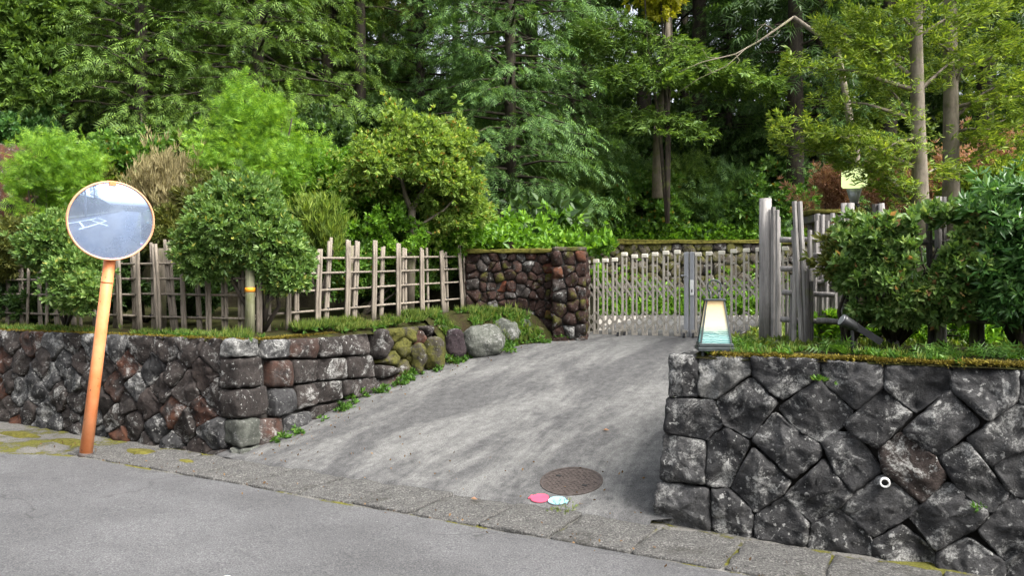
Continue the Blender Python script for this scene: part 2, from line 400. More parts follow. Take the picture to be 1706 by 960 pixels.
grid('road', 0, 0, lambda a, b: st(a, frp(a) * (1 - b) + (-24) * b, zroad(a) + .006 * noise.noise(Vector((a, b * 20, 0)))), M['asphalt'],
     S, [0, .002, .006, .02, .05, .1, .2, .4, .7, 1.0][::-1], kind='structure')
# concrete bed under the gutter blocks
grid('gutter_bed', 0, 0, lambda a, b: st(a, frp(a) - .04 + (-.02 - frp(a) + .3) * b, zroad(a) + (.004 if b > 0 else -.012)), M['apron'], S, [0, .04, .3, .6, 1.0], kind='structure')

def rocky_box(c, ax, ay, az, res=5, amp=.01, power=6, seed=0, drop=0):
    """rounded block with an uneven skin"""
    c = Vector(c); V = []; Fc = []; off = Vector((seed * 3.1, seed * 1.7, seed * .9))
    idx = {}
    def vert(q):
        k = tuple(round(x, 4) for x in q)
        if k in idx: return idx[k]
        d = Vector(q); L = (abs(d.x) ** power + abs(d.y) ** power + abs(d.z) ** power) ** (1 / power)
        d = d / L
        p = c + ax * d.x + ay * d.y + az * d.z
        nrm = (ax.normalized() * d.x + ay.normalized() * d.y + az.normalized() * d.z).normalized()
        p = p + nrm * amp * (noise.noise((p + off) * 6) + .5 * noise.noise((p + off) * 17))
        idx[k] = len(V); V.append(p); return idx[k]
    for m_ in range(3):
        for sg in (-1, 1):
            for i in range(res):
                for j in range(res):
                    q = []
                    for (di, dj) in ((0, 0), (1, 0), (1, 1), (0, 1)):
                        e = [0, 0, 0]; e[m_] = sg; e[(m_ + 1) % 3] = -1 + 2 * (i + di) / res; e[(m_ + 2) % 3] = -1 + 2 * (j + dj) / res
                        q.append(vert(e))
                    Fc.append(q if sg > 0 else q[::-1])
    return V, Fc
UV_, NV = U, N; ZV = Vector((0, 0, 1))
gut = thing('gutter', 'row of rough concrete gutter blocks between the asphalt and the driveway', 'gutter', st(2, -.35, 0)); 
del gut['label']; del gut['category']; gut['kind'] = 'structure'
joints = [-3.2, -2.62, -2.05, -1.5, -.95, -.4, .16, .72, 1.27, 1.8, 2.33, 2.88, 3.42, 3.98, 4.55, 5.1, 5.7, 6.3, 6.9, 7.5]
for k, (a, b) in enumerate(zip(joints, joints[1:])):
    if a < -2.0: continue
    gp = random.uniform(.007, .014)
    cz = zroad((a + b) / 2)
    V, Fc = rocky_box(st((a + b) / 2, (LIP + FR) / 2 - .012, cz - .048 + random.uniform(-.006, .005)), U * ((b - a) / 2 - gp) + ZV * (-.02 * (b - a) / 2), N * ((LIP - FR) / 2 - .004) + U * .02, ZV * .07, 16, .020, 60, k)
    mk('gutter_block', V, Fc, M['gutter'], gut)

# driveway
SS = np.linspace(0, 1, 30); TT = [LIP + .0, LIP + .012, LIP + .04] + list(np.linspace(.05, 9.5, 60))
def dz(a, t):
    s0 = lb(t) - .25; s1 = (3.93 if t < .02 else 4.12) if t < 5 else 4.12 + (t - 5) * .9
    s_ = s0 + (s1 - s0) * a
    z = zdrive(s_, max(t, LIP)) + .03
    if t <= LIP + .001: z -= .012
    return st(s_, t, z)
grid('driveway', 0, 0, dz, M['drive'], SS, TT, kind='structure')
mb = MB()     # lip face of the driveway slab, chipped
pts = np.linspace(-.02, 3.93, 90)
V = []; Fc = []
for i, a in enumerate(pts):
    ch = .012 * max(0, noise.noise(Vector((a * 6, 1, 0)))) 
    V += [st(a, LIP, zdrive(a, LIP) + .018), st(a, LIP - .02 + ch, zdrive(a, LIP) + .012 - ch), st(a, LIP - .028 + ch, zroad(a) - .03)]
for i in range(len(pts) - 1):
    for k in range(2): Fc.append((i * 3 + k + 3, i * 3 + k, i * 3 + k + 1, i * 3 + k + 4))
tag(mk('driveway_lip', V, Fc, M['drive']), kind='structure')

# courtyard behind the gate
grid('courtyard', 0, 0, lambda X, Y: Vector((X, Y, .93 + .012 * (Y - 11) + (.02 if Y > 12 else 0))), M['court'], list(np.linspace(.5, 9, 8)), list(np.linspace(11.2, 17.1, 8)), kind='structure')

# planting beds
def zl(s_, t):
    z = 1.10 + .05 * min(1, max(0, t) / 1.0) + .04 * max(0, t - 1)
    return z + .02 * noise.noise(Vector((s_ * 2, t * 2, 0)))
def sm_(x, a, b): k = min(1, max(0, (x - a) / (b - a))); return k * k * (3 - 2 * k)
TL = [.10, .16, .25, .4, .6, .9, 1.3, 1.8, 2.4, 3.0, 3.6, 4.2]
def wl(t): k = sm_(t, 3.1, 3.7); return (min(lb(t), .08 * t) - .13) * (1 - k) + (lb(t) - .47) * k
def lbed(a, t):
    s1 = wl(t); s_ = -16 + (s1 + 16) * a
    z = zl(s_, t) - (.03 if t < .12 else 0)
    if t < 3.3 and a > .992: z = min(z, 1.115 if a < .999 else 1.06)
    return st(s_, t, z)
def bank(a, t):
    z1 = zl(lb(t) - .45, t) - .01; z0_ = zdrive(lb(t), t) + .02
    return st(lb(t) - .50 + .46 * a ** .8, t, z1 + (z0_ - z1) * a ** 1.3 + .02 * noise.noise(Vector((a * 4, t * 5, 1))))
grid('bank', 0, 0, bank, M['soil'], [0, .15, .3, .45, .6, .75, .9, 1.05], list(np.linspace(3.1, 4.5, 16)), kind='structure')
grid('left_planting_bed', 0, 0, lbed, M['soil'], [0, .2, .4, .5, .6, .66, .7, .74, .78, .82, .85, .88, .91, .94, .96, .975, .986, .994, 1], TL, kind='structure')
def zr(s_, t): return 1.13 + .03 * min(1, max(0, t)) + .02 * max(0, t - 2) + .02 * noise.noise(Vector((s_ * 2, t * 2, 5)))
grid('right_planting_bed', 0, 0, lambda a, t: st(a, t, zr(a, t) - (.03 if t < .16 or a < 4.2 else 0)), M['soil'],
     [4.14, 4.2, 4.3, 4.5, 4.8, 5.1, 5.5, 6, 6.5, 7, 8, 10, 14, 18], [.14, .2, .3, .5, .8, 1.2, 1.7, 2.3, 3, 4, 5, 6, 7], kind='structure')

def sm(x, a, b): k = min(1, max(0, (x - a) / (b - a))); return k * k * (3 - 2 * k)
def G(X, Y):
    s_, t = inv((X, Y))
    court = X > .98 + (Y - 11.2) * .1 and Y < 17.25 and X < .36 * Y + .6
    if t < 4.45 and s_ < 1.9: return -.6
    if t < 6.0 and s_ > .9: return -.6
    if s_ > 3.2 and t < 6.6: return -.6
    if court or (Y < 11.35 and 0 < X < 4.5): return -.6
    left = 1.3 + .95 * sm(X, -2.2, -.8) + .25 * max(0, Y - 11.5) + .12 * max(0, Y - 11) * sm(-X, 2, 6)
    right = 1.2 + .06 * max(0, Y - 9) + .2 * max(0, Y - 13)
    back = 2.62 + .22 * max(0, Y - 17.2)
    z = left + (back - left) * sm(X, .5, 1.8) if X < 3 else back + (right - back) * sm(X, .36 * Y - .5, .36 * Y + 2)
    return min(z, 8.0) + .12 * noise.noise(Vector((X * .7, Y * .7, 0)))
V = []; Fc = []; XS = np.arange(-22, 24, .4); YS = np.arange(7, 48, .4)
for Y in YS:
    for X in XS: V.append((X, Y, G(X, Y)))
n = len(XS)
for j in range(len(YS) - 1):
    for i in range(n - 1):
        q = (j * n + i, j * n + i + 1, (j + 1) * n + i + 1, (j + 1) * n + i)
        if all(V[a][2] < -.4 for a in q): continue
        Fc.append(q)
tag(mk('hillside', V, Fc, M['forest']), kind='structure')

# ------------------------------------------------------------ stone building
def resample(poly, m_):
    P = [np.array(p, float) for p in poly]; n_ = len(P)
    d = [np.linalg.norm(P[(i + 1) % n_] - P[i]) for i in range(n_)]; tot = sum(d); out = []
    for k in range(m_):
        q = tot * k / m_; i = 0
        while i < n_ - 1 and q > d[i]: q -= d[i]; i += 1
        out.append(P[i] + (P[(i + 1) % n_] - P[i]) * (q / max(d[i], 1e-9)))
    return out
def chaikin(poly, r=.18):
    out = []
    for i in range(len(poly)):
        a = np.array(poly[i], float); b = np.array(poly[(i + 1) % len(poly)], float)
        out += [a + (b - a) * r, b - (b - a) * r]
    return out
def inset(poly, g_):
    """shrink a roughly convex polygon by g_"""
    P = [np.array(p, float) for p in poly]; c = sum(P) / len(P); out = []
    ar = sum(P[i][0] * P[(i + 1) % len(P)][1] - P[(i + 1) % len(P)][0] * P[i][1] for i in range(len(P)))
    sg = 1 if ar > 0 else -1
    for i in range(len(P)):
        a, b, d = P[i - 1], P[i], P[(i + 1) % len(P)]
        e1 = b - a; e2 = d - b; L1 = np.linalg.norm(e1) + 1e-9; L2 = np.linalg.norm(e2) + 1e-9
        n1 = np.array([-e1[1], e1[0]]) / L1 * sg; n2 = np.array([-e2[1], e2[0]]) / L2 * sg
        nn_ = n1 + n2; q = max(.5, 1 + n1.dot(n2)); v = nn_ / q * g_
        if np.linalg.norm(v) > .45 * np.linalg.norm(b - c): v = (c - b) * .45
        out.append(b + v)
    return out
def stone(name, poly, f3, nrm, mat, parent, gap=.008, depth=.15, bulge=.03, m_=20, rings=(1, .93, .8, .58, .3), rough=.016, seed=0, edge=.03, rnd=.16):
    """poly: 2D outline in wall coordinates; f3(a,b)->3D point on the wall face; nrm outward"""
    poly = inset(poly, gap); poly = resample(chaikin(poly, rnd), m_)
    c = sum(poly) / len(poly); V = []; Fc = []; rs = random.Random(seed)
    size = max(np.linalg.norm(p - c) for p in poly)
    tx, ty = rs.uniform(-.11, .11), rs.uniform(-.11, .11); fa = rs.uniform(0, 6.28); fo = rs.uniform(-.3, .3) * size; fk = rs.uniform(.05, .3)
    def put(p, h, k):
        q = f3(*p); off = Vector((seed * .37, seed * 1.3, 0))
        hh = h + (rough * (noise.noise((q + off) * 5) + .6 * noise.noise((q + off) * 13) + .35 * noise.noise((q + off) * 31)) if k else 0)
        V.append(q + nrm * hh)
    ksq = len(rings)
    wob = [1 - .018 * abs(rs.gauss(0, 1)) for _ in poly]
    for p, wb in zip(poly, wob): put(c + (p - c) * wb, -depth, 0)
    for r_ in rings:
        x = 1 - r_
        h = bulge * (1 - r_ ** 2.6) - edge * max(0, 1 - x / .1) ** 1.5
        for p, wb in zip(poly, wob):
            q = c + (p - c) * r_ * (wb if r_ > .9 else 1)
            put(q, h + ((q - c)[0] * tx + (q - c)[1] * ty - fk * max(0, (q - c)[0] * math.cos(fa) + (q - c)[1] * math.sin(fa) - fo)) * min(1, x * 6), 1)
    put(c, bulge, 1)
    for k in range(ksq):
        for i in range(m_): Fc.append((k * m_ + i, k * m_ + (i + 1) % m_, (k + 1) * m_ + (i + 1) % m_, (k + 1) * m_ + i))
    cen = len(V) - 1
    for i in range(m_): Fc.append((ksq * m_ + i, ksq * m_ + (i + 1) % m_, cen))
    ar = sum(poly[i][0] * poly[(i + 1) % m_][1] - poly[(i + 1) % m_][0] * poly[i][1] for i in range(m_))
    e = (f3(1, 0) - f3(0, 0)).cross(f3(0, 1) - f3(0, 0)).dot(nrm)
    if ar * e < 0: Fc = [q[::-1] for q in Fc]
    return mk(name, V, Fc, mat, parent)
def voronoi(seeds, bound):
    out = []; S_ = [np.array(p, float) for p in seeds]
    for i, p in enumerate(S_):
        near = sorted(range(len(S_)), key=lambda k: np.linalg.norm(S_[k] - p))[1:18]
        poly = [np.array(b, float) for b in bound]
        for k in near:
            m_ = (p + S_[k]) / 2; d = S_[k] - p; res = []
            for a, b in zip(poly, poly[1:] + poly[:1]):
                da, db = (a - m_).dot(d), (b - m_).dot(d)
                if da <= 0: res.append(a)
                if da * db < 0: res.append(a + (b - a) * da / (da - db))
            poly = res
            if len(poly) < 3: break
        # merge tiny edges
        q = []
        for a in poly:
            if not q or np.linalg.norm(a - q[-1]) > .02: q.append(a)
        if len(q) > 2 and np.linalg.norm(q[0] - q[-1]) < .02: q.pop()
        if len(q) >= 3: out.append((p, q))
    return out

# --- right retaining wall: every stone laid out in wall coordinates (s, height)
BAT = .13   # batter over full height
def f_right(s_, h): return st(s_, .02 + BAT * (h / 1.15), h)
nr = (-(N) + ZV * (BAT / 1.15)).normalized()
def px_to_right(px, py):
    d = Vector(((px - 853) / F, 1, (480 - py) / F)); o = Vector((0, 0, 1.6)); q = f_right(0, 0)
    k = (q - o).dot(nr) / d.dot(nr); p = o + d * k
    return inv(p)[0], p.z
RW = [[(130,48),(252,50),(252,225),(130,225)],[(253,50),(468,56),(469,130),(420,165),(322,238),(252,225)],[(469,58),(755,68),(755,142),(595,245),(470,140)],
[(118,228),(318,238),(358,340),(284,408),(112,374)],[(322,240),(470,140),(582,248),(465,400),(358,342)],[(108,376),(280,409),(282,588),(90,572)],
[(284,402),(358,344),(468,412),(378,604),(282,592)],[(466,400),(566,283),(640,347),(756,425),(762,475),(642,570)],[(380,602),(478,430),(640,572),(602,630),(488,705)],
[(84,574),(303,602),(307,785),(58,762)],[(306,604),(380,606),(476,695),(478,812),(308,785)],[(480,712),(602,635),(712,745),(695,862),(482,812)],
[(580,272),(755,148),(785,190),(890,288),(842,352),(755,415),(640,345)],[(757,75),(1014,90),(1014,186),(900,280),(762,165)],
[(1017,92),(1289,100),(1289,190),(1145,292),(1017,190)],[(1291,102),(1568,112),(1564,248),(1443,326),(1293,196)],[(1571,115),(1830,122),(1825,300),(1690,340),(1568,250)],
[(850,338),(1014,188),(1134,298),(990,440),(878,378)],[(1090,372),(1285,196),(1414,332),(1236,472),(1132,408)],[(1355,402),(1568,250),(1690,342),(1605,436),(1456,512)],
[(757,418),(815,370),(888,378),(938,430),(1010,532),(887,620),(820,545)],[(992,444),(1085,372),(1226,472),(1275,555),(1180,672),(1010,536)],
[(1236,474),(1358,410),(1530,628),(1456,702),(1320,604)],[(1462,512),(1605,438),(1728,530),(1668,645),(1560,640),(1525,610)],
[(605,634),(765,484),(822,547),(890,628),(840,680),(716,748)],[(838,687),(890,626),(1010,545),(1075,592),(1160,672),(1122,715),(968,810)],
[(1118,720),(1275,574),(1446,702),(1398,774),(1228,864)],[(1400,780),(1533,628),(1660,660),(1652,822),(1515,906)],
[(706,760),(838,690),(965,812),(960,900),(835,985),(697,880)],[(963,822),(1092,755),(1226,864),(1228,1050),(985,1050),(962,900)],
[(1230,870),(1363,805),(1514,908),(1512,1090),(1230,1090)],[(1516,910),(1650,828),(1740,900),(1740,1120),(1514,1100)],
[(1695,342),(1825,305),(1930,420),(1850,520),(1730,528),(1610,438)],[(1732,532),(1850,524),(1930,640),(1800,760),(1660,660)],[(1655,825),(1662,668),(1800,765),(1740,895)],
[(480,815),(695,865),(697,890),(820,985),(800,1010),(478,860)],[(835,990),(962,905),(985,1050),(985,1090),(820,1040)]]
rw = thing('stone_retaining_wall', 'near dark grey diamond-laid stone retaining wall right of the driveway, carrying the lantern', 'retaining wall', st(6, .05, 0))
def clean_poly(P): return P
pal = ['stone_dark'] * 10
for i, poly in enumerate(RW):
    P = [px_to_right(1060 + x / 2.4615, 570 + y / 2.4615) for x, y in poly]
    mat = {1: 'stone_pale', 21: 'stone_brown', 11: 'stone_dark', 18: 'stone_dark'}.get(i, 'stone_dark')
    if i in (9, 10, 35, 36): mat = 'stone_dark'
    gp = .004 if i in (0, 1, 3, 5, 9, 10) else .005
    o = stone('stone', P, f_right, nr, M[mat], rw, -.0035 if i < 12 else -.008, .16, random.uniform(.004, .022), 48, (1, .97, .93, .86, .74, .58, .42, .22), .045, i + 11, .020, .05)
# continue the wall past the frame
sd_ = []
for j, h in enumerate(np.arange(-.35, 1.2, .17)):
    for i in range(12): sd_.append((7.0 + (i + .5 * (j % 2)) * .36 + random.uniform(-.04, .04), h + random.uniform(-.03, .03)))
for i, (p_, q) in enumerate(voronoi(sd_, [(6.95, -.35), (11.2, -.35), (11.2, 1.13), (6.95, 1.13)])):
    stone('stone', q, f_right, nr, M['stone_dark'], rw, .007, .14, .025, 16, (1, .93, .75, .4), .016, i + 80)
# side face toward the driveway (stones seen edge-on from the road)
def f_rside(t, h): return st(4.03 - .07 * (1 - h / 1.15), t, h)
nrs = (-U + ZV * .06).normalized()
k = 0
for h0, h1 in ((-.15, .24), (.24, .52), (.52, .82), (.82, 1.13)):
    t = .2 + .1 * random.random()
    while t < 5.6:
        t2 = t + random.uniform(.3, .5)
        if h1 > zdrive(4, t) : stone('stone', [(t, h0), (t2, h0 + .01), (t2, h1), (t, h1 - .01)], f_rside, nrs, M['stone_dark'], rw, .008, .12, .02, 14, (1, .93, .75, .4), .014, 200 + k, .03)
        k += 1; t = t2
mb = MB(); 
def prism(bot, top):
    n_ = len(bot); mb.add(list(bot) + list(top), [tuple(range(n_))[::-1], tuple(range(n_, 2 * n_))] + [(i, (i + 1) % n_, n_ + (i + 1) % n_, n_ + i) for i in range(n_)])
prism([st(4.08, .09, -.4), st(14, .09, -.4), st(14, .5, -.4), st(4.5, .5, -.4), st(4.5, 5.9, -.4), st(4.08, 5.9, -.4)],
      [st(4.14, .22, 1.09), st(14, .22, 1.09), st(14, .5, 1.09), st(4.5, .5, 1.09), st(4.5, 5.9, 1.09), st(4.14, 5.9, 1.09)])
mb.build('wall_core', M['core'], rw)
# white drain pipe
q = px_to_right(1474, 803); c = f_right(*q); mb = MB(); r0, r1 = .031, .021; V = []; Fc = []; n_ = 20
for r_, d in ((r0, -.1), (r0, .055), (r0 * .93, .06), (r1, .058), (r1, -.1)):
    for i in range(n_):
        a = 2 * math.pi * i / n_; V.append(c + U * math.cos(a) * r_ + ZV * math.sin(a) * r_ + nr * (d + .02))
for k in range(4):
    for i in range(n_): Fc.append((k * n_ + i, k * n_ + (i + 1) % n_, (k + 1) * n_ + (i + 1) % n_, (k + 1) * n_ + i))
dp = thing('drain_pipe', 'short white plastic weep pipe sticking out of the dark wall', 'pipe', c)
mk('pipe', V, Fc, M['white'], dp)
mb = MB(); mb.tube([c + nr * .0, c + nr * .03], .0212, 16); mb.build('pipe_bore', M['black'], dp)

# --- left retaining wall: street face (diamond pattern) + return face along the drive
def f_left(s_, h): return st(s_, -.02 + .10 * (h / 1.15), h)
nl = (-N + ZV * .09).normalized()
lw = thing('stone_retaining_wall', 'left retaining wall of brown, rust and grey stones under the rod fence, behind the orange pole', 'retaining wall', st(-3, 0, 0))
QH = [1.115, .93, .645, .353, .09, -.06]     # quoin courses at the corner
QL = [-.19, -.22, -.27, -.24, -.15]
sd_ = []
rows = [.98, .775, .585, .40, .215, .04, -.1]
for j, h in enumerate(rows):
    for i in range(40):
        sx = -.38 - (i + .5 * (j % 2)) * .355
        sd_.append((sx + random.uniform(-.055, .055), h + random.uniform(-.04, .04)))
lst = voronoi(sd_, [(-14, -.12), (-.21, -.12), (-.21, 1.115), (-14, 1.115)])
for i, (p_, q) in enumerate(lst):
    mat = random.choices(['stone_dark', 'stone_mix', 'stone_rust'], [.44, .40, .16])[0]
    if -1.2 < p_[0] < -.3 and .3 < p_[1] < .75: mat = random.choice(['stone_rust', 'stone_mix'])
    near = p_[0] > -5
    stone('stone', q, f_left, nl, M[mat], lw, .0, .14, random.uniform(.004, .022), 26 if near else 12, (1, .95, .86, .68, .4) if near else (1, .9, .5), .05, i + 300, .02, .06)
# quoins
RD = (st(.16, 2.0, 0) - st(.0, .0, 0)).normalized()
RN = Vector((RD.y, -RD.x, 0))            # outward (toward drive)
def f_ret(a, h): return st(.0, .0, 0) + RD * a + RN * (-.10 * (h / 1.15) + .03) + ZV * h
rret = (RN + ZV * .09).normalized()
for k in range(5):
    h1, h0 = QH[k], QH[k + 1]; hm = (h0 + h1) / 2
    corner = f_ret(.0, hm); la = abs(QL[k]) + .02; lbk = [.28, .34, .36, .26, .3][k]
    c = corner - U * la / 2 + RD * lbk / 2 - N * .0
    c = f_left(-la / 2, hm) * .5 + f_ret(lbk / 2, hm) * .5
    # block occupying the corner: spanned by both wall directions
    c = corner + (-U) * (la / 2) + RD * (lbk / 2)
    V, Fc = rocky_box(c, U * (la / 2 - .004), RD * (lbk / 2 - .004) , ZV * ((h1 - h0) / 2 - .006), 10, .03, 9, 40 + k)
    o = mk('corner_stone', V, Fc, M[['stone_pale', 'stone_mix', 'stone_mix', 'boulder', 'boulder'][k]], lw)
def px_to_ret(px, py):
    d = Vector(((px - 853) / F, 1, (480 - py) / F)); o = Vector((0, 0, 1.6)); q = f_ret(0, 0)
    k = (q - o).dot(rret) / d.dot(rret); p = o + d * k
    return (p - st(0, 0, 0)).dot(RD), p.z
RT = [[(190,434),(288,432),(290,508),(190,510)],[(290,430),(407,427),(404,512),(290,506)],[(408,426),(492,420),(492,502),(406,508)],[(494,418),(605,410),(604,498),(494,500)],
[(218,516),(300,512),(302,620),(218,624)],[(302,512),(402,514),(404,598),(304,612)],[(404,511),(512,504),(515,590),(404,598)],[(514,502),(618,495),(634,582),(517,590)],
[(222,626),(314,622),(322,718),(232,742)],[(316,614),(400,603),(403,688),(324,714)],[(402,600),(494,592),(496,668),(404,688)],[(495,593),(543,590),(544,645),(497,662)],[(545,590),(634,582),(640,645),(546,668)],
[(168,745),(268,738),(278,835),(172,872)],[(272,735),(374,712),(382,772),(280,825)],[(378,700),(443,686),(446,738),(382,768)],[(446,690),(546,662),(546,690),(450,735)],[(215,516),(215,516),(216,517)],
[(606,408),(670,400),(684,460),(618,492)],[(622,494),(688,466),(722,600),(638,640)],[(674,400),(744,398),(786,575),(726,594),(690,465)],[(746,392),(802,386),(806,520),(772,520)],
[(640,645),(722,602),(724,620),(640,668)]]
for i, poly in enumerate(RT):
    if i == 17: continue
    P = [px_to_ret(360 + x / 2.341, 380 + y / 2.341) for x, y in poly]
    if i >= 17: continue
    mat = 'stone_mix' if i not in (0, 8, 14) else 'stone_dark'
    stone('stone', P, f_ret, rret, M[mat], lw, .003, .15, random.uniform(.008, .025), 28, (1, .96, .88, .72, .45), .04, i + 500, .022, .07)
mb = MB()
a0 = st(-14, .10, -.3); 
prism([st(-14, .06, -.3), st(-.06, .06, -.3), st(.14, 3.5, -.3), st(-.4, 3.5, -.3), st(-.6, .5, -.3), st(-14, .5, -.3)],
      [st(-14, .15, 1.06), st(-.17, .15, 1.06), st(.02, 3.5, 1.06), st(-.4, 3.5, 1.06), st(-.6, .5, 1.06), st(-14, .5, 1.06)])
mb.build('wall_core', M['core'], lw)
sd3 = []
for j in range(6):
    for i in range(5): sd3.append((2.12 + (i + .5 + .3 * (j % 2) + random.uniform(-.3, .3)) * .30, .22 + (j + .5 + random.uniform(-.3, .3)) * .15))
for i, (p_, q) in enumerate(voronoi(sd3, [(2.05, .2), (3.6, .2), (3.6, 1.12), (2.05, 1.12)])):
    if p_[1] > prof(p_[0]) - .12 and p_[1] < 1.2: stone('stone', q, f_ret, rret, M[random.choice(['boulder_moss', 'stone_mix', 'stone_mix', 'stone_rust'])], lw, .002, .18, random.uniform(.03, .10), 20, (1, .95, .82, .6, .3), .06, i + 600, .03, .12)
# small footing rubble at the corner
k = 0
for (px, py, r_, z) in ((425, 755, .10, .05), (392, 762, .08, .03), (460, 742, .06, .07)):
    pass

# boulders along the drive edge
def boulder(label, s_, t, z, rx, ry, rz, mat, seed, rot=0, amp=.05):
    c = st(s_, t, z); d1 = Vector((math.cos(rot), math.sin(rot), 0)); d2 = Vector((-math.sin(rot), math.cos(rot), 0))
    V, Fc = rocky_box(c, d1 * rx, d2 * ry, ZV * rz, 14, amp, 2.7, seed)
    o = mk('boulder', V, Fc, M[mat]); tag(o, label, 'boulder', 'boulders edging the driveway'); return o
def edge_pt(px, py):
    """where the pixel ray meets the driveway surface"""
    d = Vector(((px - 853) / F, 1, (480 - py) / F)); k = 5.0
    while k < 14:
        p = Vector((0, 0, 1.6)) + d * k; s_, t = inv(p)
        if p.z < zdrive(s_, t) + .03: return s_, t, p.z
        k += .02
    return s_, t, p.z
for (label, px, ybase, wpx, hpx, mat, seed, off) in (
    ('moss-topped boulder left of the purple one at the driveway edge', 722, 618, 36, 56, 'boulder_moss', 3, .10),
    ('dark purple boulder standing between the mossy one and the big grey one', 757, 606, 32, 58, 'boulder_purple', 5, .16),
    ('largest pale grey boulder beside the driveway', 806, 595, 66, 52, 'boulder', 8, .10),
    ('grey boulder half behind the largest grey one', 842, 580, 42, 46, 'boulder', 12, .20),
    ('smaller grey boulder on the right end of the row near the rubble wall', 871, 574, 36, 42, 'boulder', 15, .24),
    ('low small stone nearest the foot of the rubble pier', 898, 571, 26, 24, 'boulder_moss', 19, .16),
    ('tall brown mossy stone between the wall end and the mossy boulder', 696, 628, 22, 54, 'boulder_moss', 23, .12)):
    s_, t, z = edge_pt(px, ybase); Yd = st(s_, t).y; rx = wpx / 2 / F * Yd * 1.05; rz = hpx / 2 / F * Yd * 1.05
    c = st(s_, t) + Vector((-.02, 1, 0)).normalized() * off; boulder(label, inv(c)[0], inv(c)[1], z + rz * .92, rx, min(rx, .22) * .85, rz, mat, seed, random.uniform(-.5, .5), .035)

# --- rubble wall and pier in red lava stone
def face_frame(p, q, z0_, z1_):
    p = Vector(p); q = Vector(q); d = (q - p).normalized(); nn_ = Vector((d.y, -d.x, 0)); L = (q - p).length
    return p, d, nn_, L
def rubble(parent, p, q, z0_, z1_, step, mats, wts, seed, res=12, bulge=.03, gap=.006):
    p, d, nn_, L = face_frame(p, q, z0_, z1_); rs = random.Random(seed)
    sd2 = []; nr_ = max(1, round((z1_ - z0_) / step)); nc = max(1, round(L / step))
    for j in range(nr_):
        for i in range(nc): sd2.append(((i + .5 + .25 * (j % 2) + rs.uniform(-.42, .42)) * L / nc, z0_ + (j + .5 + rs.uniform(-.38, .38)) * (z1_ - z0_) / nr_))
    f3 = lambda a, h: p + d * a + ZV * h
    for i, (pp, poly) in enumerate(voronoi(sd2, [(0, z0_), (L, z0_), (L, z1_), (0, z1_)])):
        stone('stone', poly, f3, nn_, M[rs.choices(mats, wts)[0]], parent, gap * .2, .08, bulge * rs.uniform(.2, 1.3), res, (1, .9, .6), .04, seed * 100 + i, .014, .07)
rbA, rbB = st(.05, 4.24), st(1.34, 4.66)
rb = thing('rubble_wall', 'red-brown lava rubble wall with a mossy cap between the left fence and the gate', 'wall', (rbA + rbB) / 2)
ext = (rbB - rbA).normalized()
rubble(rb, rbA, rbB + ext * .05, .75, 2.10, .135, ['stone_red', 'stone_mix'], [.8, .2], 21, 12, .03)
rubble(rb, rbA + Vector((-.02, .5, 0)), rbA, .9, 2.1, .2, ['stone_red'], [1], 22)
mb = MB(); nnw = Vector((ext.y, -ext.x, 0)); mid = (rbA + rbB) / 2
mb.box(mid - nnw * .27 + ZV * 1.4, ext * ((rbB - rbA).length / 2 - .03), nnw * .235, ZV * .69); mb.build('wall_core', M['core'], rb)
V, Fc = rocky_box(mid - nnw * .22 + ZV * 2.125, ext * ((rbB - rbA).length / 2 + .12), nnw * .27, ZV * .035, 12, .03, 8, 77); mk('mossy_cap', V, Fc, M['moss'], rb)
# pier
pA = st(1.30, 4.46); pB = pA + ext * .47
pier = thing('rubble_pier', 'thick red lava stone gate pier at the left end of the folding gate', 'pier', (pA + pB) / 2)
rubble(pier, pA, pB, .75, 2.12, .17, ['stone_red', 'stone_mix', 'stone_rust'], [.7, .15, .15], 23, 14, .05)
rubble(pier, pB, pB - nnw * .55, .75, 2.12, .17, ['stone_red'], [1], 24)
rubble(pier, pA - nnw * .35, pA, .75, 2.12, .17, ['stone_red'], [1], 25)
mb = MB(); mb.box((pA + pB) / 2 - nnw * .275 + ZV * 1.4, ext * .21, nnw * .25, ZV * .71); mb.build('pier_core', M['core'], pier)
V, Fc = rocky_box((pA + pB) / 2 - nnw * .26 + ZV * 2.14, ext * .24, nnw * .27, ZV * .03, 8, .03, 6, 78); mk('pier_cap', V, Fc, M['stone_moss'], pier)
# back wall across the courtyard
bw = thing('back_retaining_wall', 'mossy pale rubble retaining wall across the courtyard behind the gate', 'retaining wall', (4, 17, 1))
rubble(bw, (1.45, 17, 0), (7.3, 17, 0), 1.0, 2.62, .23, ['stone_moss', 'stone_mix'], [.9, .1], 26, 9, .03, .002)
mb = MB(); mb.box((4.4, 17.3, 1.6), (2.98, 0, 0), (0, .25, 0), (0, 0, 1.0)); mb.build('wall_core', M['core_moss'], bw)
V, Fc = rocky_box((4.4, 17.2, 2.63), Vector((3.0, 0, 0)), Vector((0, .26, 0)), ZV * .05, 16, .06, 8, 79); mk('mossy_cap', V, Fc, M['moss'], bw)
mb = MB(); mb.box((1.28, 14.3, 1.1), (.08, 2.8, 0), (-.1, 0, 0), (0, 0, .7)); sw = mb.build('side_retaining_wall', M['core_moss']); tag(sw, 'low mossy side wall running back from the gate pier to the courtyard wall', 'wall')
